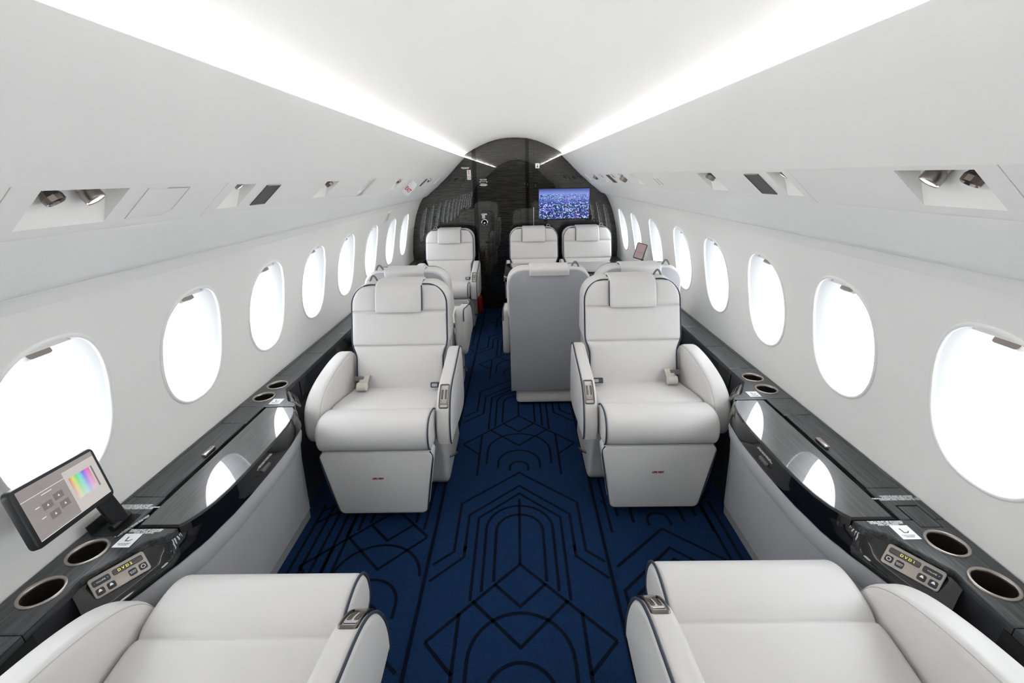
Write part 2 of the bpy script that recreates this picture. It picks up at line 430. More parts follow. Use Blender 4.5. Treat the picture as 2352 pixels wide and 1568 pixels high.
def lay(cx, dy, x0, x1, s=1.0):
    for k in range(-1, 4):
        for pl in MOTIF:
            for run in clip_poly([(cx + p[0] * s, p[1] + dy + k * 1.22) for p in pl], x0, x1):
                lines.add(*ribbon(run, 0.0125, 0.0012))
lay(0.018, 0.0, -0.352, 0.372)
lay(-0.565, 0.33, -0.945, -0.385); lay(0.655, -0.42, 0.405, 0.975)
for sx, n_ in ((-0.93, 5), (0.93, 2)):
    for q in range(n_):
        x_ = sx + (0.045 * q if sx < 0 else -0.045 * q)
        for y_ in (-0.9, 1.05, 2.3, 3.5): lines.add(*ribbon([(x_, y_), (x_, y_ + 0.75)], 0.0125, 0.0012))
lines.build('carpet_pattern', 'carpetline', floor, recalc=False, kind='stuff')
for sx in (-0.362, 0.382):
    v, f = tube([(sx, Y0, 0.002), (sx, Y1, 0.002)], 0.007); mk('carpet_edge', v, f, 'carpetline', floor)

ceil = empty('ceiling', kind='structure')
prof = [(-x, z) for x, z in reversed(DOME[1:])] + DOME
v, f = rings([[(x + sk(y), y, z) for x, z in prof] for y in (Y0 - 0.02, Y1 + 0.03)], caps=False, closed=False)
mk('ceiling_panel', v, f, 'shell', ceil, angle=60, recalc=False)
for s in (-1, 1):
    # light strip lying behind the lip of the sloped panel, shining up onto the dome
    mk('light_strip', [(s * 0.5425 + sk(Y0), Y0, 1.6935), (s * 0.5435 + sk(Y0), Y0, 1.7020), (s * 0.5435, Y1, 1.7020), (s * 0.5425, Y1, 1.6935)], [(0, 1, 2, 3)], 'led', ceil, recalc=False)

WIN_L = [-1.56, -1.04, -0.53, -0.02, 0.485, 1.00, 1.52, 2.036, 2.551, 3.074, 3.638, 4.226, 4.752]
WIN_R = [-1.60, -1.08, -0.57, -0.06, 0.445, 0.96, 1.48, 1.986, 2.52, 3.062, 3.67, 4.284, 4.818]
ZC, WA, WB, EXP = 0.950, 0.160, 0.208, 2.35
NW = 72
def oval(yc, k=1.0, kz=None):
    kz = kz or k; out = []
    for i in range(NW):
        t = 2 * PI * i / NW; c_, s_ = math.cos(t), math.sin(t)
        out.append((yc + WA * k * math.copysign(abs(c_) ** (2 / EXP), c_), ZC + WB * kz * math.copysign(abs(s_) ** (2 / EXP), s_)))
    return out
def psu_frame(s, y, t):
    """point on the service panel: t=0 upper edge, t=1 lower edge"""
    return Vector((s * (0.723 + 0.102 * t), y, 1.5 - 0.087 * t))
def psu_normal(s):  # into the cabin
    return Vector((-s * 0.087, 0, -0.102)).normalized()
RECESS = {-1: [(0.757, 0.935), (1.30, 1.40), (1.93, 2.06), (2.48, 2.60), (3.13, 3.25), (4.26, 4.38), (4.72, 4.84)],
          1: [(0.747, 0.905), (1.284, 1.364), (1.745, 1.885), (2.90, 3.02), (3.22, 3.36), (3.56, 3.64), (4.02, 4.12), (4.36, 4.46), (4.86, 4.96)]}
JOINTS = [Y0, -0.9, 0.18, 0.706, 1.252, 2.54, 3.48, 4.17, Y1]
nwin = 0
for s, side, wins in ((-1, 'left', WIN_L), (1, 'right', WIN_R)):
    wall = empty('wall_' + side, kind='structure')
    # window lining
    mb = MB()
    cuts = [Y0 - 0.02] + [(a + b) / 2 for a, b in zip(wins, wins[1:])] + [Y1 + 0.03]
    for yc, ya, yb in zip(wins, cuts, cuts[1:]):
        ov = oval(yc); za, zb = 0.50, 1.306
        outer = []
        for (y, z) in ov:
            dy, dz = y - yc, z - ZC
            ts = []
            if dy > 1e-9: ts.append((yb - yc) / dy)
            if dy < -1e-9: ts.append((ya - yc) / dy)
            if dz > 1e-9: ts.append((zb - ZC) / dz)
            if dz < -1e-9: ts.append((za - ZC) / dz)
            t = min(ts); outer.append((yc + dy * t, ZC + dz * t))
        for cyy, czz in ((ya, za), (ya, zb), (yb, za), (yb, zb)):
            i = min(range(NW), key=lambda q: (outer[q][0] - cyy) ** 2 + (outer[q][1] - czz) ** 2)
            outer[i] = (cyy, czz)
        rs = []
        for k in range(11):
            q = (k / 10) ** 1.3
            rs.append([(s * wx(o[1] + (b[1] - o[1]) * q), o[0] + (b[0] - o[0]) * q, o[1] + (b[1] - o[1]) * q) for o, b in zip(ov, outer)])
        mb.add(*rings(rs, caps=False))
    mb.build('window_lining', 'shell', wall, angle=60)
    # sloped panel under the service panel, with its ledge
    pr = [(0.8225, 1.4145), (0.829, 1.407), (0.85, 1.391), (0.91, 1.345), (0.955, 1.3095), (0.967, 1.3012), (0.981, 1.2960), (0.995, 1.2920), (1.007, 1.2855), (1.019, 1.2720), (1.031, 1.2540), (1.045, 1.2380)]
    v, f = rings([[(s * x, y, z) for x, z in pr] for y in (Y0 - 0.02, Y1 + 0.03)], caps=False, closed=False)
    mk('lower_slope_panel', v, f, 'shell', wall, angle=70, recalc=False)
    # upper sloped panel with the lip that hides the light strip
    pr = [(0.560, 1.672), (0.5285, 1.6890), (0.5255, 1.6938), (0.5230, 1.6942), (0.5225, 1.6925), (0.527, 1.6875), (0.60, 1.6205), (0.66, 1.5615), (0.7245, 1.4990)]
    v, f = rings([[(s * x + sk(y) * max(0, min(1, (0.7245 - x) / 0.2)), y, z) for x, z in pr] for y in (Y0 - 0.02, Y1 + 0.03)], caps=False, closed=False)
    mk('upper_slope_panel', v, f, 'shell', wall, angle=30, recalc=False)
    # back of the light cove, extended behind the panels to seal out stray daylight
    mk('cove_back_seal', [(s * x + (sk(y) if x < 0.7 else 0), y, z) for x, z in ((0.560, 1.672), (0.60, 1.640), (0.625, 1.660), (0.80, 1.56), (0.95, 1.42), (1.075, 1.29), (1.0, 1.287)) for y in (Y0 - 0.02, Y1 + 0.03)],
       [(2 * i, 2 * i + 1, 2 * i + 3, 2 * i + 2) for i in range(6)], 'shell', wall, recalc=False)
    # service panels, each with its wedge-shaped recesses
    N = psu_normal(s)
    for ja, jb in zip(JOINTS, JOINTS[1:]):
        mb = MB(); a, b = ja + 0.0012, jb - 0.0012
        rec = [r for r in RECESS[s] if ja < r[0] < jb]
        edges = [a] + [q for r in rec for q in r] + [b]
        for i in range(0, len(edges), 2):
            q = [psu_frame(s, edges[i], 0), psu_frame(s, edges[i + 1], 0), psu_frame(s, edges[i + 1], 1), psu_frame(s, edges[i], 1)]
            mb.add(q, [(0, 1, 2, 3)])
        for ra, rb in rec:
            t0, t1 = 0.08, 0.80
            P_ = lambda y, t: psu_frame(s, y, t)
            mb.add([P_(ra, 0), P_(rb, 0), P_(rb, t0), P_(ra, t0)], [(0, 1, 2, 3)])
            mb.add([P_(ra, t1), P_(rb, t1), P_(rb, 1), P_(ra, 1)], [(0, 1, 2, 3)])
            D = -N * 0.048
            A0, A1, B0, B1 = P_(ra, t0), P_(rb, t0), P_(ra, t1), P_(rb, t1)
            D0, D1 = A0 + D + Vector((s * 0.004, 0, 0)), A1 + D + Vector((s * 0.004, 0, 0))
            mb.add([A0, A1, D1, D0, B0, B1], [(0, 1, 2, 3), (3, 2, 5, 4), (0, 3, 4), (1, 5, 2)])
        # thickness return at the joints
        for y in (a, b):
            q = [psu_frame(s, y, 0), psu_frame(s, y, 1)]
            mb.add([q[0], q[1], q[1] - N * 0.012, q[0] - N * 0.012], [(0, 1, 2, 3)])
        mb.build('service_panel', 'psu', wall, angle=20, recalc=False)
    mk('service_backing', [psu_frame(s, Y0, -0.02) - N * 0.0125, psu_frame(s, Y1, -0.02) - N * 0.0125, psu_frame(s, Y1, 1.05) - N * 0.0125, psu_frame(s, Y0, 1.05) - N * 0.0125], [(0, 1, 2, 3)], 'psu', wall, recalc=False) if False else None
    # lower dado behind the seats
    mk('dado', [(s * 1.172, Y0, 0.56), (s * 1.172, Y1, 0.56), (s * 1.04, Y1, 0.0), (s * 1.04, Y0, 0.0)], [(0, 1, 2, 3)], 'darkside', wall, recalc=False)
    # windows
    for yc in wins:
        nwin += 1
        we = empty('window_%d' % nwin, kind='structure')
        ov = oval(yc); mb = MB()
        mb.add(*tube([(s * (wx(z) + 0.001), y, z) for y, z in ov], 0.0065, 8, closed=True))
        loops = []
        for k, d in ((1.0, -0.002), (0.975, 0.012), (0.945, 0.034), (0.905, 0.064), (0.875, 0.092)):
            loops.append([(s * (wx(ZC + (z - ZC) * 1.0) + d), yc + (y - yc) * k, ZC + (z - ZC) * (k * 0.4 + 0.6 if k > 0.9 else k * 0.55 + 0.45)) for y, z in ov])
        mb.build('window_frame', 'shell', we, angle=70)
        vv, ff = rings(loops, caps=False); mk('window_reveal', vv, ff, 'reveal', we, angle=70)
        lp = loops[-1]
        cpt = (s * (wx(ZC) + 0.092), yc, ZC)
        mk('pane', lp + [cpt], [(i, (i + 1) % NW, NW) for i in range(NW)], 'glass', we)
        # pulled-up shade with its handle
        zs = ZC + WB * 0.86
        lo = [p for p in loops[1] if p[2] > zs]
        lo.sort(key=lambda p: p[1])
        if len(lo) > 3:
            vv = [(p[0] + s * 0.022, p[1], p[2]) for p in lo] + [(s * (wx(zs) + 0.030), p[1], zs) for p in lo]
            n_ = len(lo); mk('shade', vv, [(i, i + 1, n_ + i + 1, n_ + i) for i in range(n_ - 1)], 'shade', we)
        zh = zs - 0.002; xh = wx(zs) + 0.012
        o2 = rrect(-0.030, 0.030, -0.013, 0.013, 0.008)
        Mh = frame((s * (xh + 0.022), yc, zh), (0, -s, 0), (-s * 0.5, 0, -0.85))
        vv, ff = plate2d(o2, -0.004, 0.014, Mh, 0.003); mk('shade_handle', vv, ff, 'tab', we)
        # daylight enters here: sampling guide for the sky
        L = bpy.data.lights.new('window_portal', 'AREA'); L.shape = 'RECTANGLE'; L.size = 0.30; L.size_y = 0.40
        L.cycles.is_portal = True
        lo_ = bpy.data.objects.new('window_portal', L); put(lo_, we)
        lo_.matrix_world = frame((s * (wx(ZC) + 0.112), yc, ZC), (0, s, 0), (0, 0, 1)) if True else None

# bulkhead
half = [(0, 1.8785)] + DOME[1:10] + [(0.526, 1.698), (0.7225, 1.501), (0.824, 1.4125), (0.967, 1.2995), (1.003, 1.295)] + WALLP[1:] + [(1.16, 0.0)]
outl = half + [(-x, z) for x, z in reversed(half[1:])]
back = empty('wall_back', kind='structure')
def bulk_part(name, xa, xb, y0, y1, z0=0.0, z1=2.0, mat='bulk', **k):
    # piece of the bulkhead between xa and xb, clipped by the cabin outline
    import bisect
    def ztop(x):
        ax = abs(x); best = 0
        for (x0_, z0_), (x1_, z1_) in zip(half, half[1:]):
            if x0_ <= ax <= x1_ and x1_ > x0_:
                best = max(best, z0_ + (z1_ - z0_) * (ax - x0_) / (x1_ - x0_))
        return best
    n = max(8, int((xb - xa) / 0.02)); xs = [xa + (xb - xa) * i / n for i in range(n + 1)]
    pts = [(x, min(z1, ztop(x))) for x in xs]
    pts = [(xa, z0)] + pts + [(xb, z0)]
    v, f = rings([[(x, y, z) for x, z in pts] for y in (y1, y0)])
    return mk(name, v, f, mat, back, angle=25, **k)
v, f = rings([[(x, y, z) for x, z in outl] for y in (Y1 + 0.05, Y1 + 0.025)]); mk('backing_panel', v, f, 'bulk', back, angle=25)
bulk_part('side_panel', -1.1775, -0.447, Y1 + 0.0, Y1 + 0.024)
bulk_part('door_jamb', -0.443, -0.405, Y1 - 0.008, Y1 + 0.024, mat='blackgloss')
bulk_part('door_jamb', 0.135, 0.168, Y1 - 0.012, Y1 + 0.024, mat='blackgloss')
bulk_part('edge_post', 0.172, 0.218, Y1 - 0.006, Y1 + 0.024)
bulk_part('side_panel', 0.222, 1.1775, Y1 + 0.0, Y1 + 0.024)
MAT['silver'] = plain('satin_silver', (0.62, 0.60, 0.58), 0.3, metal=1.0)
MB().box(0.2155, 0.2225, Y1 - 0.010, Y1, 0.2, 1.16).build('edge_trim', 'silver', back)
door = empty('door_1', kind='structure')
v, f = rings([[(x, y, z) for x, z in [(-0.402, 0.01), (-0.402, 1.775), (-0.30, 1.815), (-0.2, 1.845), (-0.1, 1.865), (0, 1.872), (0.132, 1.862), (0.132, 0.01)]] for y in (Y1 + 0.024, Y1 + 0.004)])
mk('door_panel', v, f, 'bulk', door, angle=25)
Md = frame((-0.335, Y1 + 0.004, 1.008), (1, 0, 0), (0, 0, 1))
vv, ff = lathe([(0.036, 0), (0.036, 0.006), (0.030, 0.008), (0.029, 0.004)], 28, Md); mk('latch_ring', vv, ff, 'chrome', door)
vv, ff = lathe([(0.028, 0.004), (0.027, 0.002)], 28, Md); h_ = mk('latch_cup', vv, ff, 'black', door)
vv, ff = lathe([(0.006, 0.002), (0.010, 0.012), (0.013, 0.020), (0.011, 0.026), (0.004, 0.028)], 16, Md @ Matrix.Translation((0, -0.006, 0))); mk('latch_knob', vv, ff, 'chrome', door)
Mp = frame((-0.33, Y1 + 0.004, 1.437), (1, 0, 0), (0, 0, 1))
o_ = rrect(-0.042, 0.042, -0.014, 0.014, 0.013)
vv, ff = plate2d(o_, 0, 0.006, Mp, 0.002); mk('indicator_frame', vv, ff, 'chrome', door)
vv, ff = plate2d(inset(o_, 0.005), 0.004, 0.0075, Mp, 0.001); mk('indicator_window', vv, ff, 'black', door)
text('door_placard', 'PULL TO OPEN', 0.011, Mp @ Matrix.Translation((0, 0.027, 0.001)), 'white', door, bold=0.0006)
text('door_placard', 'DO NOT BLOCK\nDURING TAXI TAKEOFF\nAND LANDING', 0.0085, Mp @ Matrix.Translation((0, -0.030, 0.001)), 'white', door, bold=0.0005, spacing=0.8)
text('door_placard', 'NO SMOKING\nIN LAVATORY', 0.010, Md @ Matrix.Translation((-0.002, 0.088, 0.001)), 'white', door, bold=0.0005, spacing=0.8)
def placard(name, cx, cz, wd, ht, parent, sign):
    Mq = frame((cx, Y1 - 0.0005, cz), (1, 0, 0), (0, 0, 1))
    vv, ff = plate2d(rrect(-wd / 2, wd / 2, -ht / 2, ht / 2, 0.003), 0, 0.0015, Mq); p_ = mk(name, vv, ff, 'white', parent)
    return Mq @ Matrix.Translation((0, 0, 0.0016)), p_
Mq, p_ = placard('no_smoking_placard', -0.345, 1.070, 0.032, 0.036, door, 0)
vv, ff = tube([tuple(Mq @ Vector((0.011 * math.cos(a * PI / 10), 0.011 * math.sin(a * PI / 10), 0))) for a in range(20)], 0.0014, 6, True); mk('ring_mark', vv, ff, 'redprint', p_)
vv, ff = plate2d([(-0.009, 0.007), (-0.007, 0.009), (0.009, -0.007), (0.007, -0.009)], 0, 0.0008, Mq); mk('slash_mark', vv, ff, 'darkprint', p_)
Mq, p_ = placard('no_smoking_placard', -0.485, 1.515, 0.042, 0.100, back, 0)
vv, ff = tube([tuple(Mq @ Vector((0.015 * math.cos(a * PI / 10), -0.026 + 0.015 * math.sin(a * PI / 10), 0))) for a in range(20)], 0.0018, 6, True); mk('ring_mark', vv, ff, 'redprint', p_)
vv, ff = plate2d([(-0.011, -0.017), (-0.009, -0.015), (0.011, -0.035), (0.009, -0.037)], 0, 0.0008, Mq); mk('slash_mark', vv, ff, 'darkprint', p_)
for zz in (0.012, 0.036):
    vv, ff = plate2d([(-0.007, zz - 0.009), (0.007, zz - 0.009), (0.002, zz), (0.007, zz + 0.009), (-0.007, zz + 0.009), (-0.002, zz)], 0, 0.0008, Mq); mk('figure_mark', vv, ff, 'redprint', p_)
text('bulkhead_placard', 'FASTEN SEAT BELT\nWHILE SEATED', 0.011, frame((-0.522, Y1 - 0.0006, 1.585), (1, 0, 0), (0, 0, 1)), 'white', back, bold=0.0005, spacing=0.8)
Mq, p_ = placard('lavatory_placard', 0.262, 1.592, 0.044, 0.050, back, 0)
vv, ff = plate2d([(-0.016, -0.016), (0.016, -0.016), (0.004, -0.006), (0.003, 0.014), (-0.003, 0.014), (-0.004, -0.006)], 0, 0.0008, Mq); mk('figure_mark', vv, ff, 'darkprint', p_)
for hx, hz in ((0.118, 1.41), (0.150, 1.40), (0.236, 1.385)):
    MB().box(hx, hx + 0.007, Y1 - 0.018, Y1 - 0.006, hz - 0.012, hz + 0.012).build('hinge', 'chrome', back)

MB().box(-1.26, 1.26, Y1 + 0.052, Y1 + 0.07, -0.02, 2.0).build('rear_light_block', 'aftwall', back)  # unseen sheet added behind the bulkhead to stop daylight leaking in

# aft end behind the camera
fr = empty('wall_front', kind='structure')
MB().box(-1.26, 1.26, Y0 - 0.06, Y0 - 0.015, -0.02, 2.0).build('end_panel', 'aftwall', fr)

# ------------------------------------------------------------------ seats
BW = 0.26; ZB = 0.972
def y_f(z): return 0.52 + (z - 0.46) * 0.364
def y_r(z): return 0.745 + (z - 0.10) * 0.115
def half_w(z):
    """half width of the seat back at height z"""
    if z < 0.60: b = 0.236
    elif z < 0.69: b = 0.236 + (BW - 0.236) * (0.5 - 0.5 * math.cos(PI * (z - 0.60) / 0.09))
    else: b = BW
    rt = 0.105
    if z > ZB - rt:
        d = min(1.0, (z - (ZB - rt)) / rt); b = BW - rt + rt * math.sqrt(max(0, 1 - d * d))
    return b
def side_pts(z0, z1, n):
    zs = [z0 + (z1 - z0) * i / n for i in range(n + 1)]
    return zs
CUSH = [(0.030, 0.388), (0.008, 0.405), (-0.002, 0.440), (0.004, 0.480), (0.028, 0.512), (0.070, 0.528), (0.12, 0.526), (0.165, 0.516), (0.188, 0.504), (0.196, 0.497), (0.204, 0.503), (0.235, 0.505), (0.32, 0.492), (0.42, 0.474), (0.52, 0.458), (0.56, 0.44), (0.55, 0.37), (0.30, 0.365), (0.08, 0.372)]
ARM_A = [(0.128, 0.356), (0.112, 0.372), (0.110, 0.42), (0.124, 0.475), (0.155, 0.530), (0.205, 0.575), (0.27, 0.600), (0.36, 0.615), (0.47, 0.632), (0.56, 0.650), (0.605, 0.652), (0.635, 0.632), (0.645, 0.58), (0.645, 0.46), (0.625, 0.36), (0.56, 0.312), (0.42, 0.318), (0.26, 0.342)]
ARM_W = [(0.14, 0.37), (0.108, 0.395), (0.098, 0.44), (0.108, 0.50), (0.140, 0.552), (0.20, 0.592), (0.29, 0.620), (0.40, 0.638), (0.50, 0.645), (0.58, 0.640), (0.63, 0.610), (0.645, 0.55), (0.62, 0.46), (0.54, 0.40), (0.40, 0.365), (0.25, 0.355)]
def make_seat(a, pair=False):
    """facing -y, origin on the floor below the leg-rest face; a=+1 aisle arm on +x"""
    t = empty('cabin_seat')
    # pedestal
    o = crv([(0.30, 0.012), (0.50, 0.008), (0.735, 0.012), (0.742, 0.09), (0.735, 0.30), (0.60, 0.345), (0.35, 0.345), (0.245, 0.335), (0.225, 0.30), (0.262, 0.16)], 4)
    bw = 0.215 if pair else 0.262
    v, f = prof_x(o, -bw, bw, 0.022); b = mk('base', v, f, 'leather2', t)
    v, f = tube([(a * (bw - 0.004), 0.36, 0.125), (a * (bw + 0.010), 0.37, 0.125), (a * (bw + 0.026), 0.395, 0.118), (a * (bw + 0.028), 0.42, 0.112)], 0.007); mk('lever', v, f, 'darkbronze', b)
    # cushion
    P = crv(CUSH, 4)
    v, f = prof_x(P, -0.246, 0.246, 0.020, 5); cu = mk('seat_cushion', v, f, 'leather', t, angle=50)
    path = crv(CUSH[:10], 4, closed=False)
    v, f = tube([(a * 0.241, y - 0.0005, z) for y, z in path], 0.0036); mk('piping', v, f, 'piping', cu)
    # leg rest
    ol = []
    for cx, cz, r, a0 in ((0.222, 0.354, 0.028, 0), (-0.222, 0.354, 0.028, 90), (-0.176, 0.079, 0.028, 188), (0.176, 0.079, 0.028, 270)):
        for k in range(6):
            tt = math.radians(a0 + 88 * k / 5); ol.append((cx + r * math.cos(tt), cz + r * math.sin(tt)))
    crown = lambda x, z: 0.012 + 0.05 * (x * x) + 0.25 * (z - 0.22) ** 2
    v, f = slab(ol, crown, lambda x, z: 0.105, 0.012, 0.012); lr = mk('leg_rest', v, f, 'leather', t, angle=50)
    for sx in (-1, 1):
        e = [(sx * x, z) for x, z in ((0.238, 0.379), (0.2475, 0.359), (0.2485, 0.342), (0.230, 0.22), (0.207, 0.089), (0.203, 0.069))]
        v, f = tube([(x, crown(x, z) + 0.008, z) for x, z in e], 0.0034); mk('piping', v, f, 'piping', lr)
    text('life_vest_print', 'LIFE VEST', 0.0125, frame((0, crown(0, 0.252) - 0.0003, 0.252), (1, 0, 0), (0, 0, 1)), 'lifered', lr, bold=0.0006)
    MB().box(-0.23, 0.23, 0.035, 0.10, 0.370, 0.392).build('leg_rest_hinge', 'black', t)
    # back
    zs = [0.14 + 0.06 * i for i in range(8)] + [0.60 + 0.015 * i for i in range(7)] + [0.72, 0.78, 0.83, ZB - 0.105] + [ZB - 0.105 * (1 - math.sin(PI / 2 * i / 9)) for i in range(1, 10)]
    ol = [(half_w(z), z) for z in zs]; ol = ol + [(-x, z) for x, z in reversed(ol)]
    v, f = slab(ol, lambda x, z: y_f(z), lambda x, z: y_r(z), 0.014, 0.016, 4); bk = mk('backrest', v, f, 'leather', t, angle=45)
    def panel(xl, xr, z0, z1, H, rad=0.016, nx=22, nz=16):
        V = []; sp = lambda q: 0.5 - 0.5 * math.cos(PI * q)
        for j in range(nz + 1):
            z = z0 + (z1 - z0) * sp(j / nz); L, Rr = xl(z), xr(z)
            for i in range(nx + 1):
                x = L + (Rr - L) * sp(i / nx)
                d = min(x - L, Rr - x, z - z0, z1 - z); d = max(0, min(1, d / rad))
                h = H * math.sqrt(1 - (1 - d) ** 2)
                u = (x - L) / (Rr - L) * 2 - 1; w_ = (z - z0) / (z1 - z0) * 2 - 1
                h += 0.006 * (1 - u * u) * (1 - w_ * w_)
                V.append((x, y_f(z) + 0.003 - h, z))
        F = [(j * (nx + 1) + i, j * (nx + 1) + i + 1, (j + 1) * (nx + 1) + i + 1, (j + 1) * (nx + 1) + i) for j in range(nz) for i in range(nx)]
        return mk('back_panel', V, F, 'leather', bk, angle=80)
    e = 0.009
    panel(lambda z: -half_w(z) + e, lambda z: -0.120, 0.836, ZB - 0.009, 0.012)
    panel(lambda z: 0.120, lambda z: half_w(z) - e, 0.836, ZB - 0.009, 0.012)
    panel(lambda z: -half_w(z) + e, lambda z: half_w(z) - e, 0.664, 0.834, 0.014, nx=30)
    panel(lambda z: -half_w(z) + e, lambda z: half_w(z) - e, 0.440, 0.662, 0.014, nx=30)
    zz = [0.47 + 0.028 * i for i in range(15)] + [ZB - 0.105 + 0.105 * math.sin(PI / 2 * i / 9) for i in range(1, 10)]
    for sx in (-1, 1):
        pts = [(sx * (half_w(z) - 0.006), y_f(z) + 0.000, z - 0.003) for z in zz] + [(sx * 0.126, y_f(ZB), ZB - 0.0035)]
        v, f = tube(pts, 0.0042); mk('piping', v, f, 'piping', bk)
    # rear shell
    rs_ = [(0.248, z) for z in (0.105, 0.2, 0.35, 0.5, 0.65, 0.8, 0.866)] + [(0.248 - 0.095 * (1 - math.cos(PI / 2 * i / 7)), 0.866 + 0.095 * math.sin(PI / 2 * i / 7)) for i in range(1, 8)]
    ol = rs_ + [(-x, z) for x, z in reversed(rs_)]
    v, f = slab(ol, lambda x, z: y_r(z) - 0.02, lambda x, z: y_r(z) + 0.006, 0.002, 0.006, 3); mk('rear_shell', v, f, 'greyshell', bk, angle=40)
    # head pillow draped over the top with its rear flap
    yt, yb_ = y_f(ZB), y_r(ZB); q0 = 0.836
    pp = [(y_f(q0) - 0.012, q0 - 0.003), (y_f(q0) - 0.028, q0), (y_f(q0 + 0.02) - 0.036, q0 + 0.022), (y_f(0.88) - 0.038, 0.88), (y_f(0.93) - 0.036, 0.93), (y_f(ZB) - 0.026, ZB - 0.008), (yt + 0.004, ZB + 0.007), (yt + 0.06, ZB + 0.013), (yb_ - 0.015, ZB + 0.010), (yb_ + 0.014, ZB - 0.006), (y_r(0.93) + 0.018, 0.938), (y_r(0.93) + 0.013, 0.924), (y_r(0.93) - 0.005, 0.926), (yb_ - 0.03, ZB - 0.015), (yt + 0.03, ZB - 0.015), (y_f(q0) + 0.01, q0 + 0.003)]
    v, f = prof_x(crv(pp, 4), -0.1215, 0.1215, 0.012, 4); mk('head_pillow', v, f, 'leather', bk, angle=50)
    v, f = tube([(a * 0.1235, y_f(z) - 0.014, z) for z in (q0 + 0.004, 0.86, 0.89, 0.92, 0.945, ZB - 0.006)], 0.0026, 6); mk('piping', v, f, 'piping', bk)
    # grab loop beside the pillow
    lx = 0.135; w1 = -a
    pts = crv([(w1 * lx, yb_ - 0.052, ZB - 0.015), (w1 * (lx + 0.012), yb_ - 0.05, ZB + 0.014), (w1 * (lx + 0.026), yb_ - 0.048, ZB + 0.026), (w1 * (lx + 0.040), yb_ - 0.046, ZB + 0.012), (w1 * (lx + 0.052), yb_ - 0.046, ZB - 0.018)], 5, closed=False)
    v, f = tube(pts, 0.0055); mk('grab_loop', v, f, 'loop', bk)
    # arms
    Pa = crv(ARM_A, 4)
    aw = 0.300 if pair else 0.324
    xs = sorted((a * 0.255, a * aw))
    v, f = prof_x(Pa, xs[0], xs[1], 0.018 if aw > 0.31 else 0.014, 5); aa = mk('aisle_armrest', v, f, 'leather', t, angle=50)
    pth = crv(ARM_A[:13], 4, closed=False)
    v, f = tube([(a * (aw - 0.005), y, z) for y, z in pth], 0.0036); mk('piping', v, f, 'piping', aa)
    if not pair:
        Pw = crv(ARM_W, 4)
        xs = sorted((-a * 0.252, -a * 0.336))
        v, f = prof_x(Pw, xs[0], xs[1], 0.024, 6); wa = mk('window_armrest', v, f, 'leather', t, angle=50)
        pth = inset(Pw, 0.0068)[0:44]
        v, f = tube([(-a * 0.2595, y, z) for y, z in pth], 0.0014, 6); mk('seam', v, f, 'seam', wa)
    if pair != 'window':
        # seat control let into the aisle armrest
        p0, p1 = Vector((a * (0.255 + aw) / 2, 0.140, 0.508)), Vector((a * (0.255 + aw) / 2, 0.266, 0.598))
        mid = (p0 + p1) / 2; up = (p1 - p0).normalized(); nrm = Vector((0, -up.z, up.y))
        srf = sorted((((Vector((mid.x, y_, z_)) - mid).dot(up), (Vector((mid.x, y_, z_)) - mid).dot(nrm)) for y_, z_ in Pa), key=lambda q: q[0])
        srf = [q for q in srf if q[1] > -0.05]
        def surf(t_):
            for (ta, na), (tb_, nb) in zip(srf, srf[1:]):
                if ta <= t_ <= tb_: return na + (nb - na) * (t_ - ta) / max(1e-9, tb_ - ta)
            return 0.0
        def bent(v): return [tuple(mid + Vector((q[0], 0, 0)) + up * q[1] + nrm * (q[2] + 0.004 + surf(q[1]))) for q in v]
        def dens(o):
            out = []
            for p, q in zip(o, o[1:] + o[:1]):
                n = max(1, int(math.hypot(q[0] - p[0], q[1] - p[1]) / 0.010))
                out += [(p[0] + (q[0] - p[0]) * i / n, p[1] + (q[1] - p[1]) * i / n) for i in range(n)]
            return out
        L = 0.062; cw = min(0.022, (aw - 0.255) / 2 - 0.012)
        oo = dens(rrect(-cw, cw, -L, L, 0.008)); ii = inset(oo, 0.0055)
        v, f = rings([[(x, y, h) for x, y in o_] for o_, h in ((oo, -0.006), (oo, 0.0012), (inset(oo, 0.001), 0.0022), (inset(oo, 0.004), 0.0022), (ii, -0.006))], caps=False)
        sc = mk('seat_control', bent(v), f, 'darkbronze', aa)
        nq = len(ii); v = []; f = []
        for j in range(9):
            yy = -L + 0.006 + (2 * L - 0.012) * j / 8; v += [(-cw + 0.005, yy, -0.005), (cw - 0.005, yy, -0.005)]
        mk('control_well', bent(v), [(2 * j, 2 * j + 1, 2 * j + 3, 2 * j + 2) for j in range(8)], 'black', aa)
        def ctlpart(nm, x0, x1, y0, y1, h, mat):
            o_ = dens(rrect(x0, x1, y0, y1, 0.0025)); v, f = plate2d(o_, -0.006, h, None, 0.001); mk(nm, bent(v), f, mat, aa)
        g_ = cw - 0.007
        ctlpart('control_rail', -g_ + 0.002, -0.0028, -0.020, 0.030, -0.002, 'darkbronze'); ctlpart('control_rail', 0.0028, g_ - 0.002, -0.020, 0.030, -0.002, 'darkbronze')
        ctlpart('control_paddle', -g_, g_, -0.044, -0.025, 0.003, 'bronze'); ctlpart('control_bar', -g_, g_, 0.040, 0.045, 0.000, 'chrome')
    # belt and buckle
    w0 = -a
    v, f = lathe([(0.004, -0.024), (0.020, -0.024), (0.022, -0.022), (0.022, 0.022), (0.020, 0.024), (0.004, 0.024)], 20, frame((w0 * 0.175, 0.440, 0.498), (0, 1, 0), (0, 0, 1)))
    be = mk('seat_belt', v, f, 'belt', t)
    v, f = rings([[(w0 * (0.175 + dx), y, z) for dx in (-0.023, 0.023)] for y, z in ((0.460, 0.50), (0.485, 0.520), (0.51, 0.530), (0.53, 0.520), (0.535, 0.49))], caps=False, closed=False); mk('belt_strap', v, f, 'belt', be)
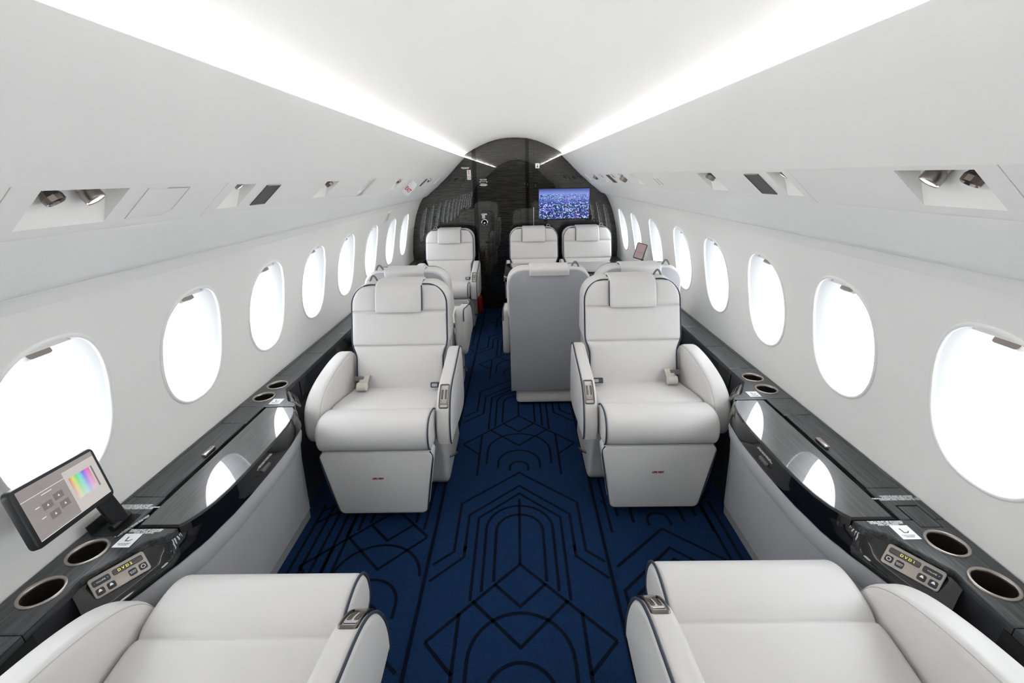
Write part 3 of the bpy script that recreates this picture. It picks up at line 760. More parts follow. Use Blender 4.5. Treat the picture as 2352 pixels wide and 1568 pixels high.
    v, f = plate2d(rrect(-0.026, 0.026, -0.012, 0.012, 0.005), 0, 0.022, frame((w0 * 0.205, 0.505, 0.515), (1, 0, 0), (0, 0.3, 1)), 0.003); mk('belt_latch', v, f, 'loop', be)
    v, f = plate2d(rrect(-0.030, 0.030, -0.014, 0.014, 0.005), 0, 0.024, frame((a * 0.205, 0.470, 0.490), (1, 0, 0), (0, 0.35, 1)), 0.004); bu = mk('belt_buckle', v, f, 'buckle', t)
    v, f = plate2d(rrect(-0.022, 0.006, -0.008, 0.008, 0.003), 0.022, 0.027, frame((a * 0.205, 0.470, 0.490), (1, 0, 0), (0, 0.35, 1)), 0.002); mk('buckle_button', v, f, 'greyshell', bu)
    return t
SEATS = [   # aisle arm side, pair kind, x, y of the leg rest, turned away, label
    (1, None, -0.605, 1.655, 0, 'white leather seat facing us left of the aisle, in front of another seat top'),
    (-1, None, 0.636, 1.676, 0, 'white leather seat facing us right of the aisle, before the tall grey seat back'),
    (-1, None, -0.640, 0.945, 1, 'white leather seat cut by the bottom edge of the picture, beside the tilted touch screen'),
    (1, None, 0.620, 0.975, 1, 'white leather seat cut by the bottom edge of the picture, right of the carpeted aisle'),
    (1, 'aisle', 0.220, 3.560, 1, 'seat turned away from us showing its whole tall grey back beside the aisle'),
    (1, 'window', 0.772, 3.560, 1, 'seat turned away from us, only its top showing, between grey seat back and right windows'),
    (-1, None, -0.660, 3.560, 1, 'seat turned away from us, its top and one armrest showing, left of the aisle'),
    (1, None, -0.695, 4.235, 0, 'white leather seat facing us against the dark bulkhead, alone on the left'),
    (-1, 'aisle', 0.205, 4.235, 0, 'white leather seat facing us below the television, nearer the aisle of the pair'),
    (-1, 'window', 0.775, 4.235, 0, 'white leather seat facing us below the television, nearer the windows of the pair'),
]
protos = {}
for a, pair, x, y, turned, lab in SEATS:
    if (a, pair) not in protos: o = protos[(a, pair)] = make_seat(a, pair)
    else: o = copy_tree(protos[(a, pair)])
    o.location = (x, y, 0); o.rotation_euler = (0, 0, PI if turned else 0)
    o['label'] = lab; o['category'] = 'seat'; o['group'] = 'white leather cabin seats'

# ------------------------------------------------------------------ side ledges
YC = 1.35
EDGE_NEAR = [(1.046, 0.795), (1.050, 0.812), (1.050, 0.826), (1.035, 0.850), (1.012, 0.890), (0.992, 0.928), (0.978, 0.948), (0.958, 0.958), (0.942, 0.966), (0.933, 0.980), (0.930, 0.996)]
LIDC = [(0.930, 1.002), (0.916, 1.02), (0.900, 1.055), (0.888, 1.10), (0.880, 1.16), (0.876, 1.24), (0.875, 1.35)]
LID = LIDC + [(x, 2 * YC - y) for x, y in reversed(LIDC[:-1])]
EDGE_FAR = [(x, 2 * YC - y) for x, y in reversed(EDGE_NEAR)]
FRONT = EDGE_NEAR + LID + EDGE_FAR
LOW_NEAR = [(1.000, 0.760), (0.990, 0.785), (0.982, 0.805), (0.971, 0.835), (0.955, 0.872), (0.944, 0.905), (0.937, 0.925), (0.929, 0.945), (0.922, 0.962), (0.917, 0.980), (0.913, 0.997)]
LOW_LID = [(0.911, 1.004), (0.905, 1.022), (0.897, 1.056)] + [(x + 0.004, y) for x, y in LIDC[3:]]
LOW_LID = LOW_LID + [(x, 2 * YC - y) for x, y in reversed(LOW_LID[:-1])]
LOWER = LOW_NEAR + LOW_LID + [(f_[0] + (x - f_[0]) * 0.25, f_[1] + (2 * YC - y - f_[1]) * 0.25) for (x, y), f_ in zip(reversed(LOW_NEAR), EDGE_FAR)]
ZT = 0.60
WMON = 'MONITOR MUST BE LOCKED\nFULLY OUTBOARD IN THE\nFORWARD POSITION DURING TAXI, TAKEOFF,\nLANDING AND WHEN NOT IN USE'
WTAB = 'TABLE MUST BE STOWED\nDURING TAXI, TAKEOFF\nAND LANDING'
WSEC = 'SECURE ARM BEFORE STOWING\nAND CLOSE DOOR FOR TAXI'
for s, side in ((-1, 'left'), (1, 'right')):
    t = thing('side_ledge', 'long charcoal wood ledge with cup holders below the windows, ' + ('with the tilted touch screen' if s < 0 else 'with the closed small monitor lid'), 'side ledge', group='side ledges below the windows')
    def top(name, pts, holes=(), z0=ZT - 0.022, z1=ZT, mat='veneer', bev=0.0025, parent=None):
        return plate_holes([(s * x, y) for x, y in pts], [[(s * x, y) for x, y in h] for h in holes], z0, z1, bev).build(name, mat, parent or t, angle=25)
    g = 0.0012
    XW, XI = 1.176, 1.046
    CUPS = [(1.106, 0.790), (1.106, 0.911), (1.106, 1.792), (1.106, 1.914)]
    def rect(x0, x1, y0, y1): return [(x0, y0 + g), (x1, y0 + g), (x1, y1 - g), (x0, y1 - g)]
    # plain runs
    for ya, yb in ((Y0, -1.2), (-1.2, -0.25), (-0.25, 0.684)): top('ledge_panel', rect(XI, XW, ya, yb))
    # near cup-holder deck
    mon = rect(1.090, 1.146, 0.966, 0.9985) 
    near = [(XI, 0.684 + g)] + [(x, y) for x, y in EDGE_NEAR[:-1]] + [(0.930, 0.9955), (1.176, 0.9955), (1.176, 0.684 + g)]
    hc = [circle(cx, cy_, 0.041) for cx, cy_ in CUPS]
    near_holes = [hc[0], hc[1]]
    top('cup_holder_deck', near, near_holes)
    far = [(0.930, 2 * YC - 0.9955)] + [(x, y) for x, y in EDGE_FAR[1:]] + [(XI, 2.022 - g), (1.176, 2.022 - g), (1.176, 2 * YC - 0.9955)]
    top('cup_holder_deck', far, [hc[2], hc[3]])
    # middle: storage run between the lid groove and the wall
    GX = 1.060
    top('wall_strip', rect(1.163, XW, 0.9955, 1.7045))
    top('ledge_panel', [(GX, 0.9955 + g), (1.088, 0.9955 + g), (1.088, 1.052), (1.147, 1.052), (1.147, 0.9955 + g), (1.1618, 0.9955 + g), (1.1618, 1.128), (GX, 1.128)])
    lid2 = top('storage_lid', rect(GX + 0.004, 1.1618, 1.1285, 1.567))
    top('ledge_panel', rect(GX, 1.1618, 1.567, 1.7045))
    Mh = frame((s * 1.076, 1.362, ZT + 0.003), (0, 1, 0), (-1, 0, 0)); 
    v, f = plate2d(rrect(-0.030, 0.030, -0.0085, 0.0085, 0.006), 0, 0.008, Mh, 0.002); mk('lid_handle', v, f, 'bronze', lid2)
    v, f = plate2d(rrect(-0.022, 0.022, -0.005, 0.005, 0.004), -0.004, 0.001, Mh); mk('lid_handle_stem', v, f, 'darkbronze', lid2)
    # far runs with hinged lids and a wall strip
    ys = [2.022, 2.322, 2.663, 3.10, 3.55, 4.0, 4.45, 4.85, Y1]
    for ya, yb in zip(ys, ys[1:]): top('ledge_panel', rect(XI, 1.154, ya, yb))
    top('wall_strip', rect(1.1555, XW, 2.022, Y1))
    # sub deck so nothing shows through the joints, groove dark
    MB().box(*sorted((s * 1.046, s * 1.172)), Y0, 0.70, 0.50, ZT - 0.023).build('ledge_body', 'blackgloss', t)
    MB().box(*sorted((s * 1.046, s * 1.172)), 2.0, Y1, 0.50, ZT - 0.023).build('ledge_body', 'blackgloss', t)
    MB().box(*sorted((s * 0.96, s * 1.172)), 1.053, 1.675, 0.50, ZT - 0.024).build('ledge_body', 'gap', t)
    # table leaf
    leaf = [(x, y) for x, y in LID] + [(1.049, 2 * YC - 1.002), (1.049, 1.002)]
    lf = top('folding_table_leaf', leaf, z0=ZT - 0.036, z1=ZT + 0.0002, mat='blackgloss', bev=0.005)
    top('leaf_veneer', inset(leaf, 0.0065), z0=ZT - 0.002, z1=ZT + 0.0009, mat='veneergloss', bev=0.0006, parent=lf)
    # rail under the leaf following the front, recess faces included
    rs = []
    inn = [(1.046, Y0), (1.046, 0.70)] + FRONT + [(1.046, 2.0), (1.046, 2.3)]
    def off(pts, d): return [(x + d, y) for x, y in pts]
    v, f = rings([[(s * (p[0] + (q[0] - p[0]) * k + d), p[1] + (q[1] - p[1]) * k, z) for p, q in zip(FRONT, LOWER)] for z, k, d in
                  ((ZT - 0.0215, 0.0, 0.002), (ZT - 0.034, 0.22, 0.0), (ZT - 0.060, 0.74, -0.001), (ZT - 0.078, 0.97, -0.001), (ZT - 0.088, 1.0, 0.0), (ZT - 0.095, 1.0, 0.003), (ZT - 0.098, 1.0, 0.010), (ZT - 0.099, 1.0, 0.05))], caps=False, closed=False)
    mk('front_rail', v, f, 'blackgloss', t, angle=50)
    # pale padded side panel
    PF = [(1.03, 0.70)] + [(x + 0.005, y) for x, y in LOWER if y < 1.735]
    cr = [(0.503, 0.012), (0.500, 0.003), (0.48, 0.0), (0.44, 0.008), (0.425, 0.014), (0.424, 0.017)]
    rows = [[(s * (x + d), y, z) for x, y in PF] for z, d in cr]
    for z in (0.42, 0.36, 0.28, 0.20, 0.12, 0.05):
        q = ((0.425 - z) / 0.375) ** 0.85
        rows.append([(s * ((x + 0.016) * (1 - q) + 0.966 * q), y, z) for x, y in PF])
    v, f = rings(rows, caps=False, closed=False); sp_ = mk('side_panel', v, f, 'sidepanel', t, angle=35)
    rows = [[(s * 0.969, y, 0.049) for x, y in PF], [(s * 0.972, y, 0.0) for x, y in PF]]
    v, f = rings(rows, caps=False, closed=False); mk('kick_strip', v, f, 'kick', t)
    # end return of the side panel
    xe, ye = PF[-1]
    mk('side_panel_end', [(s * (xe + 0.008), ye, 0.50), (s * 1.07, ye + 0.03, 0.50), (s * 1.05, ye + 0.03, 0.0), (s * 0.972, ye, 0.0)], [(0, 1, 2, 3)], 'darkside', t)
    # lower dark casing behind the seats
    for ya, yb in ((Y0, 0.80), (1.76, Y1)):
        v, f = rings([[(s * x, y, z) for y in (ya, yb)] for x, z in ((1.05, 0.578), (1.05, 0.50), (1.062, 0.46), (1.064, 0.455), (1.02, 0.0))], caps=False, closed=False); mk('lower_casing', v, f, 'darkside', t, angle=20)
    # cup holders
    for cx, cy_ in CUPS:
        Mc = Matrix.Translation((s * cx, cy_, ZT))
        v, f = lathe([(0.0465, 0.0), (0.0462, 0.0028), (0.0445, 0.0040), (0.0405, 0.0036), (0.0385, 0.0010), (0.0382, -0.006)], 44, Mc, caps=False); ch = mk('cup_holder', v, f, 'bronze', t, angle=50)
        v, f = lathe([(0.0384, -0.004), (0.0370, -0.050), (0.0365, -0.058), (0.002, -0.058)], 44, Mc, caps=False); mk('cup_liner', v, f, 'rubber', ch, angle=60)
        mb = MB()
        for k in range(-5, 6):
            hw = math.sqrt(0.034 ** 2 - (k * 0.0062) ** 2); mb.box(s * cx - hw, s * cx + hw, cy_ + k * 0.0062 - 0.0016, cy_ + k * 0.0062 + 0.0016, ZT - 0.058, ZT - 0.0545)
        mb.build('cup_mat', 'grille', ch)
    # audio control plate in each recess
    for far_ in (0, 1):
        ym = (lambda q: 2 * YC - q) if far_ else (lambda q: q)
        cTL, cTR, cBL = Vector((s * 0.979, ym(0.927), 0.588)), Vector((s * 1.041, ym(0.831), 0.588)), Vector((s * 0.951, ym(0.907), 0.547))
        cen = (cTR + cBL) / 2; xd = (cTR - cTL).normalized(); updir = cTL - cBL
        Mp = frame(cen, xd, updir)
        if Mp.col[2].z < 0: Mp = frame(cen, -xd, updir)
        cen = cen + Mp.col[2].to_3d() * 0.002
        Mp = frame(cen, Mp.col[0].to_3d(), updir)
        hw, hh = 0.0580, 0.0265
        v, f = plate2d(rrect(-hw, hw, -hh, hh, 0.007), -0.006, 0.003, Mp, 0.002); cp = mk('audio_control', v, f, 'plate', t)
        def ctl(nm, x0, x1, y0, y1, mat, h=0.0046, r=0.004):
            v, f = plate2d(rrect(x0, x1, y0, y1, r), 0.001, h, Mp, 0.001); return mk(nm, v, f, mat, cp)
        m_ = -1 if s < 0 else 1   # the display sits towards the middle of the pair of seats
        fl = m_ if not far_ else -m_
        X = lambda q: q * fl
        def seg(a0, b0): return sorted((X(a0), X(b0)))
        ctl('display', *seg(-0.052, 0.012), 0.004, 0.019, 'display')
        ctl('button', *seg(0.017, 0.053), 0.002, 0.018, 'button')
        ctl('button', *seg(-0.053, -0.036), -0.019, -0.002, 'button')
        ctl('button', *seg(-0.031, -0.014), -0.019, -0.002, 'button')
        ctl('button', *seg(0.014, 0.031), -0.021, -0.004, 'button')
        ctl('button', *seg(0.036, 0.053), -0.021, -0.004, 'button')
        up_ = Mp @ Matrix.Translation((0, 0, 0.0048))
        if not far_:
            text('display_digits', 'D V D 2' if s < 0 else 'D V D 1', 0.0088, up_ @ Matrix.Translation((X(-0.014), 0.0115, 0)), 'amber', cp)
            text('button_print', '-  VOLUME  +', 0.0048, up_ @ Matrix.Translation((X(0.035), 0.010, 0)), 'white', cp)
            text('button_print', 'SOURCE\nSELECT', 0.0036, up_ @ Matrix.Translation((X(-0.0225), -0.0105, 0)), 'white', cp)
            v, f = tube([tuple(up_ @ Vector((X(-0.0445) + 0.0042 * math.cos(k * PI / 8), -0.0105 + 0.0042 * math.sin(k * PI / 8), 0))) for k in range(16)], 0.0008, 5, True); mk('button_mark', v, f, 'white', cp)
            for bx in (0.0225, 0.0445):
                v, f = plate2d([(X(bx) - 0.004, -0.013), (X(bx) + 0.004, -0.013), (X(bx) + 0.002, -0.008), (X(bx), -0.0065), (X(bx) - 0.002, -0.008)], 0, 0.0006, up_); mk('button_mark', v, f, 'white', cp)
    # placards
    pl = frame((s * 1.033, 0.950, ZT + 0.0005), (1, 0, 0), (0, 1, 0))
    for (px_, py_) in ((1.033, 0.950), (1.028, 1.748)):
        pl = frame((s * px_, py_, ZT + 0.0003), (1, 0, 0), (0, 1, 0))
        v, f = plate2d(rrect(-0.0235, 0.0235, -0.0245, 0.0245, 0.001), 0, 0.0005, pl); pc = mk('seat_position_placard', v, f, 'white', t)
        mb = MB().add(*plate2d([(-0.0075, 0.013), (-0.0045, 0.013), (-0.0025, -0.001), (-0.0055, -0.001)], 0.0005, 0.0008, pl)).add(*plate2d([(-0.0055, -0.003), (0.006, -0.003), (0.012, 0.003), (0.0105, 0.0045), (0.005, -0.0005), (-0.0055, -0.0005)], 0.0005, 0.0008, pl)); mb.build('seat_mark', 'darkprint', pc)
        text('placard_text', 'SEAT MUST BE UPRIGHT\nFOR TAXI TAKEOFF\nAND LANDING', 0.0032, pl @ Matrix.Translation((0, -0.014, 0.0006)), 'darkprint', pc, depth=0.0001)
    text('table_placard', WTAB, 0.0080, frame((s * 1.010, 0.983, ZT + 0.0003), (1, 0, 0), (0, 1, 0)), 'print', t, depth=0.0002, bold=0.0003, spacing=0.72)
    text('monitor_placard', WMON, 0.0072, frame((s * 1.118, 1.083, ZT + 0.0003), (1, 0, 0), (0, 1, 0)), 'print', t, depth=0.0002, bold=0.0003, spacing=0.72)
    # latch and its print in the face of the rail
    Ml = frame((s * 0.8735, 1.345, ZT - 0.052), (0, -s, 0), (0, 0, 1))
    v, f = plate2d(rrect(-0.026, 0.026, -0.006, 0.006, 0.005), -0.004, 0.003, Ml, 0.001); mk('leaf_latch', v, f, 'bronze', t)
    text('latch_print', 'PUSH LATCH TO RAISE TABLE\nLIFT AND UNFOLD TOWARD AISLE', 0.0062, frame((s * 0.8742, 1.345, ZT - 0.027), (0, -s, 0), (0, 0, 1)), 'print', t, depth=0.0002, bold=0.0002, spacing=0.8)
    if s > 0:
        lidm = rect(1.0895, 1.1455, 0.9670, 1.0505)
        top('monitor_lid', lidm, z0=ZT - 0.005, z1=ZT + 0.0012)
        for (xa, xb, ya, yb) in ((1.0885, 1.0895, 0.966, 1.0515), (1.1455, 1.1465, 0.966, 1.0515), (1.0885, 1.1465, 0.9655, 0.967), (1.0885, 1.1465, 1.0505, 1.0525)):
            MB().box(xa, xb, ya, yb, ZT - 0.01, ZT + 0.0006).build('lid_joint', 'gap', t)
    else:
        MB().box(-1.146, -1.074, 0.966, 1.051, ZT - 0.008, ZT + 0.0008).build('monitor_well', 'gap', t)
        v, f = rings([[(-1.146, y, ZT - 0.002), (-1.146, y, ZT + 0.0), (-1.150, y, ZT + 0.030), (-1.153, y, ZT + 0.030)] for y in (0.966, 1.048)]); mk('well_flap', v, f, 'black', t)
        text('well_print', WSEC, 0.0062, frame((-1.062, 1.005, ZT + 0.0003), (0.35, 1, 0), (-1, 0.35, 0)), 'print', t, depth=0.0002, bold=0.0002, spacing=0.8)

# ------------------------------------------------------------------ touch screen on its arm (left, near)
tm = thing('touch_screen', 'tilted black touch screen on an arm, showing a colour field, by the left window', 'screen')
TL, TR, BLc = Vector((-1.036, 0.750, 0.907)), Vector((-1.098, 1.000, 0.857)), Vector((-1.004, 0.750, 0.768))
xd = (TR - TL).normalized(); W_ = (TR - TL).length; H_ = (BLc - TL).length
cen = TL + (TR - TL) / 2 + (BLc - TL) / 2
Ms = frame(cen, xd, (TL - BLc))
hw, hh = W_ / 2, 0.070
v, f = plate2d(rrect(-hw, hw, -hh, hh, 0.014), -0.012, 0.004, Ms, 0.004); mk('housing', v, f, 'black', tm)
v, f = plate2d(rrect(-hw * 0.75, hw * 0.9, -hh * 0.8, hh * 0.8, 0.02), -0.024, -0.010, Ms, 0.002); mk('rear_cover', v, f, 'black', tm)
def scr(nm, x0, x1, y0, y1, mat, h=0.0046, par=None):
    v, f = plate2d([(x0, y0), (x1, y0), (x1, y1), (x0, y1)], 0.003, h, Ms); return mk(nm, v, f, mat, par or tm)
sc = scr('screen', -hw + 0.014, hw - 0.012, -hh + 0.013, hh - 0.008, 'screen_dark')
scr('screen_field', 0.008, hw - 0.014, -hh + 0.015, hh - 0.020, 'screen_light', 0.0049, sc)
v, f = plate2d([(0.018, -0.026), (0.088, -0.026), (0.088, 0.030), (0.018, 0.030)], 0.0, 0.0004); 
cf = mk('colour_field', v, f, 'hue', sc); cf.matrix_basis = Ms @ Matrix.Translation((0, 0, 0.005))
scr('screen_bar', 0.094, 0.099, -0.026, 0.030, 'screen_button', 0.0052, sc)
scr('screen_line', -hw + 0.014, 0.008, 0.036, 0.0372, 'screen_line', 0.005, sc)
scr('screen_line', -hw + 0.014, hw - 0.012, -hh + 0.013, -hh + 0.0142, 'screen_line', 0.005, sc)
for bx, by in ((-0.062, 0.004), (-0.026, 0.010), (-0.055, -0.022), (-0.020, -0.014)):
    b_ = scr('screen_button', bx - 0.014, bx + 0.014, by - 0.008, by + 0.008, 'screen_button', 0.0051, sc)
    v, f = plate2d([(bx - 0.003, by - 0.002), (bx + 0.003, by - 0.002), (bx, by + 0.003)], 0.005, 0.0054, Ms); mk('arrow_mark', v, f, 'screen_line', b_ if False else sc)
for lx_, ly_, lw_ in ((-0.088, 0.010, 0.012), (-0.085, -0.016, 0.012), (-0.05, 0.030, 0.03)):
    scr('screen_line', lx_ - lw_ / 2, lx_ + lw_ / 2, ly_ - 0.0008, ly_ + 0.0008, 'screen_line', 0.005, sc)
foot = Vector((-1.100, 1.012, 0.6120)); headp = cen + xd * (hw - 0.022) - Ms.col[2].to_3d() * 0.03 + Ms.col[1].to_3d() * 0.02
d_ = (headp - foot).normalized(); Ma = frame(foot, Vector((0.25, 1, 0)), d_)
mb = MB(); rr_ = rrect(-0.022, 0.022, -0.009, 0.009, 0.008)
wdt = Vector((0.35, 1, 0)) ; wdt = (wdt - d_ * wdt.dot(d_)).normalized(); thk = d_.cross(wdt)
L_ = (headp - foot).length
v, f = rings([[tuple(foot + d_ * (L_ * q) + wdt * x + thk * y) for x, y in rr_] for q in (0, 0.5, 1.0)]); mk('arm', v, f, 'black', tm)
v, f = tube([headp - wdt * 0.02, headp + wdt * 0.02], 0.012, 14); mk('pivot', v, f, 'black', tm)
v, f = tube([foot + Vector((0, -0.030, 0)), foot + Vector((0, 0.030, 0))], 0.009, 12); mk('hinge', v, f, 'black', tm)

# small screen far right
ts = thing('touch_screen', 'small dark touch screen on an arm far off by the right windows', 'screen')
Mf = frame((1.050, 3.80, 0.885), (0.86, -0.5, -0.22), (0.18, 0.12, 1))
v, f = plate2d(rrect(-0.042, 0.042, -0.066, 0.066, 0.010), -0.016, 0.004, Mf, 0.003); mk('housing', v, f, 'black', ts)
v, f = plate2d(rrect(-0.036, 0.036, -0.058, 0.060, 0.004), 0.003, 0.0048, Mf); sc2 = mk('screen', v, f, 'screen_mauve', ts)
v, f = plate2d([(-0.036, -0.012), (0.036, -0.012), (0.036, -0.008), (-0.036, -0.008)], 0.0045, 0.0053, Mf); mk('screen_bar', v, f, 'screen_button', sc2)
v, f = tube([(1.10, 3.83, 0.60), (1.095, 3.82, 0.75), (1.062, 3.82, 0.87)], 0.011, 10); mk('arm', v, f, 'black', ts)

# ------------------------------------------------------------------ television
tv = thing('television', 'wall screen showing a city at night on the dark bulkhead', 'television')
xa, xb, za, zb = 0.278, 0.833, 1.035, 1.350
MB().box(xa - 0.008, xb + 0.008, Y1 - 0.018, Y1 - 0.0005, za - 0.012, zb + 0.008).build('bezel', 'black', tv)
mk('screen', [(xa, Y1 - 0.0185, za), (xb, Y1 - 0.0185, za), (xb, Y1 - 0.0185, zb), (xa, Y1 - 0.0185, zb)], [(0, 1, 2, 3)], city_mat(xa, xb, za, zb), tv, recalc=False)

# ------------------------------------------------------------------ conference table
tb = thing('conference_table', 'dark glossy conference table between the paired seats on the right', 'table')
o_ = rrect(-0.085, 1.035, 3.60, 4.20, 0.06)
v, f = plate2d(o_, 0.690, 0.735, None, 0.008); mk('table_top', v, f, 'blackgloss', tb)
v, f = plate2d(rrect(-0.070, 1.02, 3.615, 4.185, 0.05), 0.655, 0.690); mk('table_apron', v, f, 'blackgloss', tb)
v, f = plate2d(rrect(0.42, 0.60, 3.80, 4.0, 0.04), 0.0, 0.656); mk('pedestal', v, f, 'darkside', tb)

# ------------------------------------------------------------------ overhead fixtures
def psu_point(s, y, t, dn=0.0): return psu_frame(s, y, t) + psu_normal(s) * dn
def reading_light(s, y, t, label, tilt=(0.25, 0.0), size=1.0):
    o = thing('reading_light', label, 'reading light', group='reading lights along the service panels')
    base = psu_point(s, y, t, -0.030)
    ax = (psu_normal(s) * 0.65 + Vector((-s * 0.3, tilt[0], -0.75))).normalized()
    Mx = frame(base, ax.orthogonal(), ax.cross(ax.orthogonal()))
    z = size
    v, f = lathe([(0.012 * z, -0.012), (0.016 * z, -0.006), (0.017 * z, 0.004), (0.0155 * z, 0.008), (0.018 * z, 0.012), (0.020 * z, 0.016), (0.0205 * z, 0.034 * z), (0.0190 * z, 0.036 * z), (0.0170 * z, 0.034 * z)], 24, Mx); b = mk('lamp_body', v, f, 'bronze', o, angle=35)
    v, f = lathe([(0.0172 * z, 0.0345 * z), (0.008 * z, 0.0365 * z), (0.001, 0.037 * z)], 20, Mx); mk('lamp_lens', v, f, 'lens', o)
    v, f = lathe([(0.022 * z, -0.014), (0.022 * z, -0.010), (0.014 * z, -0.008)], 24, Mx); mk('socket', v, f, 'bronze', o)
    return o
def air_nozzle(s, y, t, label, size=1.0, dy=0.25):
    o = thing('air_nozzle', label, 'air nozzle', group='air nozzles along the service panels')
    base = psu_point(s, y, t, -0.034)
    ax = (psu_normal(s) * 0.65 + Vector((-s * 0.25, dy, -0.85))).normalized()
    Mx = frame(base, ax.orthogonal(), ax.cross(ax.orthogonal())); z = size
    v, f = lathe([(0.014 * z, -0.008), (0.017 * z, 0.0), (0.018 * z, 0.008), (0.016 * z, 0.012), (0.0215 * z, 0.022), (0.0205 * z, 0.040 * z), (0.0180 * z, 0.042 * z), (0.0165 * z, 0.036 * z)], 10, Mx); mk('nozzle_body', v, f, 'darkbronze', o, angle=25)
    v, f = lathe([(0.0166 * z, 0.037 * z), (0.006 * z, 0.033 * z), (0.001, 0.033 * z)], 18, Mx); mk('nozzle_core', v, f, 'black', o)
    mb = MB()
    for k in range(3):
        an = k * PI / 3; q = [Mx @ Vector((math.cos(an) * r + math.sin(an) * w_, math.sin(an) * r - math.cos(an) * w_, 0.0385 * z)) for r in (-0.0165 * z, 0.0165 * z) for w_ in (-0.0012, 0.0012)]
        mb.add(q, [(0, 1, 3, 2)])
    mb.build('nozzle_vanes', 'darkbronze', o)
    return o
def grille(s, ya, yb, label):
    o = thing('speaker_grille', label, 'speaker grille', group='speaker grilles in the service panels')
    q = [psu_point(s, y, t, 0.0015) for y, t in ((ya, 0.13), (yb, 0.13), (yb, 0.78), (ya, 0.78))]
    n_ = psu_normal(s) * 0.003
    v, f = rings([[p - n_ for p in q], q]); mk('mesh', v, f, 'grille', o)
    v, f = tube([p + n_ * 0.1 for p in q], 0.0016, 6, True); mk('rim', v, f, 'darkbronze', o)
    return o
air_nozzle(-1, 0.800, 0.28, 'dark air nozzle, outer one of the fixture pair in the near left overhead recess', 0.78)
reading_light(-1, 0.872, 0.26, 'bronze reading light, inner one of the fixture pair in the near left overhead recess', size=0.88)
reading_light(1, 0.846, 0.28, 'bronze reading light, inner one of the fixture pair in the near right overhead recess', size=0.88)
air_nozzle(1, 0.775, 0.30, 'dark air nozzle, outer one of the fixture pair in the near right overhead recess', 0.78)
reading_light(-1, 1.347, 0.22, 'small reading light in the left overhead recess beside the grey grille', size=0.62)
reading_light(1, 1.315, 0.25, 'small reading light in the right overhead recess beside the grey grille', size=0.62)
air_nozzle(-1, 2.01, 0.24, 'air nozzle in the third overhead recess from us on the left', 0.8)
air_nozzle(1, 1.815, 0.28, 'air nozzle in the third overhead recess from us on the right', 0.85)
reading_light(-1, 2.54, 0.24, 'half hidden fixture in the fourth overhead recess from us on the left', size=0.5)
air_nozzle(-1, 3.19, 0.24, 'fixture in the left overhead recess just before the exit sign', 0.9)
air_nozzle(-1, 4.32, 0.28, 'fixture in the left overhead recess just beyond the exit sign', 1.0)
air_nozzle(1, 3.28, 0.34, 'dark air nozzle nearest us in the far right overhead cluster', 1.3)
reading_light(1, 3.60, 0.30, 'reading light nearer us beside the far right grille', size=0.8)
reading_light(1, 4.07, 0.30, 'reading light just beyond the far right grille', size=0.8)
air_nozzle(1, 4.41, 0.30, 'air nozzle farthest from us in the far right overhead cluster', 1.2)
grille(-1, 1.466, 1.550, 'grey slanted grille in the near left overhead panel')
grille(1, 1.416, 1.500, 'grey slanted grille in the near right overhead panel')
grille(-1, 4.09, 4.15, 'thin dark grille beyond the exit sign on the left')
grille(1, 3.68, 3.80, 'thin dark grille in the far right overhead cluster')

# door outline in the near left service panel
N_ = psu_normal(-1)
wl = [o for o in bpy.data.objects if o.name == 'wall_left'][0]
wr = [o for o in bpy.data.objects if o.name == 'wall_right'][0]
pts = [psu_point(-1, y, t, 0.0006) for y, t in ((0.985, 0.10), (0.985, 0.78), (1.09, 0.78), (1.112, 0.66), (1.112, 0.10))]
v, f = tube(pts, 0.0009, 6, True); mk('panel_joint', v, f, 'jointline', wl)
v, f = plate2d(rrect(-0.033, 0.033, -0.0016, 0.0016, 0.001), 0, 0.0008, frame(psu_point(-1, 1.073, 0.10, 0.0006), (0, 1, 0), N_.cross(Vector((0, 1, 0))))); mk('latch_slot', v, f, 'greyshell', wl)
for yy in (2.50, 2.56):
    v, f = tube([psu_point(1, yy, 0.35, 0.0006), psu_point(1, yy, 0.72, 0.0006)], 0.0016, 6); mk('panel_joint', v, f, 'seam', wr)
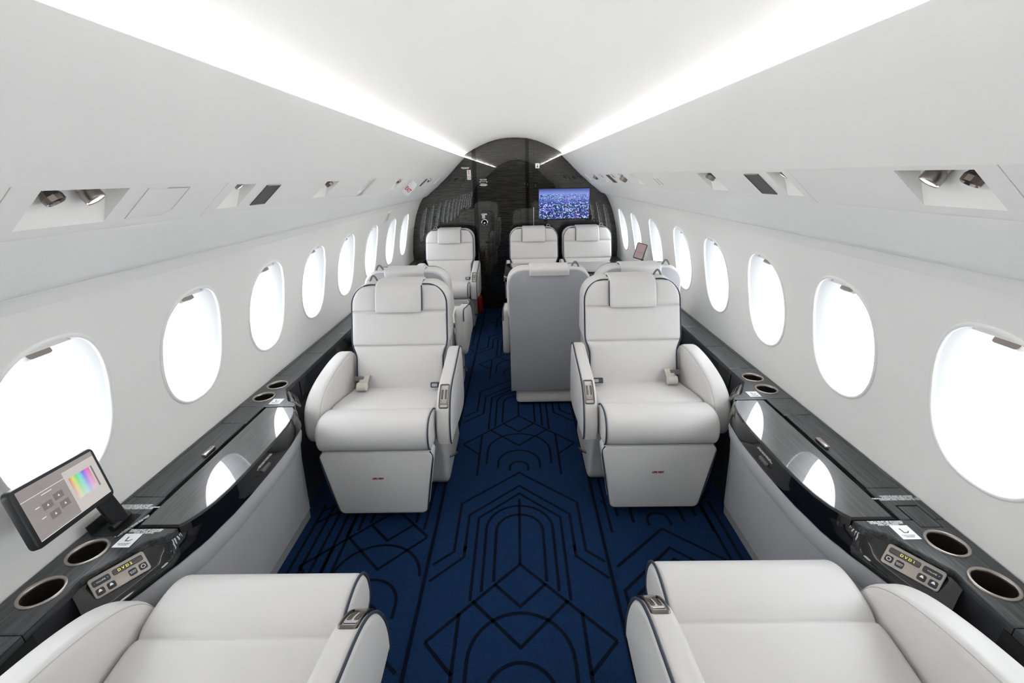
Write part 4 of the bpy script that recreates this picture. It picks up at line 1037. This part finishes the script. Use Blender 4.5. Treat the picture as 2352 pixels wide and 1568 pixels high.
# pale hand grip on the lining before the far windows on the left
# exit sign
es = thing('exit_sign', 'white exit sign with red letters hanging from the left overhead panel', 'exit sign')
upd = (psu_frame(-1, 0, 0) - psu_frame(-1, 0, 1)).normalized()
Me = frame(psu_point(-1, 3.55, 1.0), psu_normal(-1), upd)     # stands out from the panel, facing aft
v, f = plate2d([(0.001, -0.006), (0.054, 0.000), (0.060, 0.006), (0.052, 0.100), (0.044, 0.112), (0.001, 0.112)], -0.006, 0.006, Me, 0.002); mk('sign_body', v, f, 'white', es)
text('sign_letters', 'EXIT', 0.043, Me @ Matrix.Translation((0.029, 0.040, 0.0062)) @ Matrix.Diagonal((0.50, 1.0, 1, 1)), 'redprint', es, bold=0.0012)
# pale cover of the emergency handle on the lining between two far windows
zz_ = 1.195; tz = Vector((-(wx(1.235) - wx(1.155)), 0, 0.08)).normalized()
Mg = frame((-(wx(zz_)), 3.93, zz_), (0, 1, 0), tz)
if Mg.col[2].x < 0: Mg = frame((-(wx(zz_)), 3.93, zz_), (0, -1, 0), tz)
v, f = plate2d(rrect(-0.055, 0.055, -0.060, 0.055, 0.008), 0.0, 0.008, Mg, 0.003); hc_ = mk('handle_cover', v, f, 'psu', wl)
v, f = plate2d(rrect(-0.040, 0.040, -0.035, 0.035, 0.004), 0.007, 0.0085, Mg); mk('handle_cover_window', v, f, 'jointline', hc_)

# red canister beside the far left seat
fe = thing('red_canister', 'small dark red canister low behind the far left seat beside the aisle', 'canister')
v, f = lathe([(0.02, 0.0), (0.038, 0.004), (0.040, 0.02), (0.040, 0.17), (0.032, 0.20), (0.016, 0.215), (0.014, 0.23)], 24, Matrix.Translation((-0.425, 5.12, 0.0))); mk('cylinder', v, f, 'red', fe)
v, f = lathe([(0.016, 0.23), (0.018, 0.235), (0.018, 0.255), (0.010, 0.26)], 16, Matrix.Translation((-0.425, 5.12, 0.0))); mk('valve', v, f, 'chrome', fe)
MB().box(-0.47, -0.40, 5.108, 5.132, 0.262, 0.275).build('handle', 'black', fe)
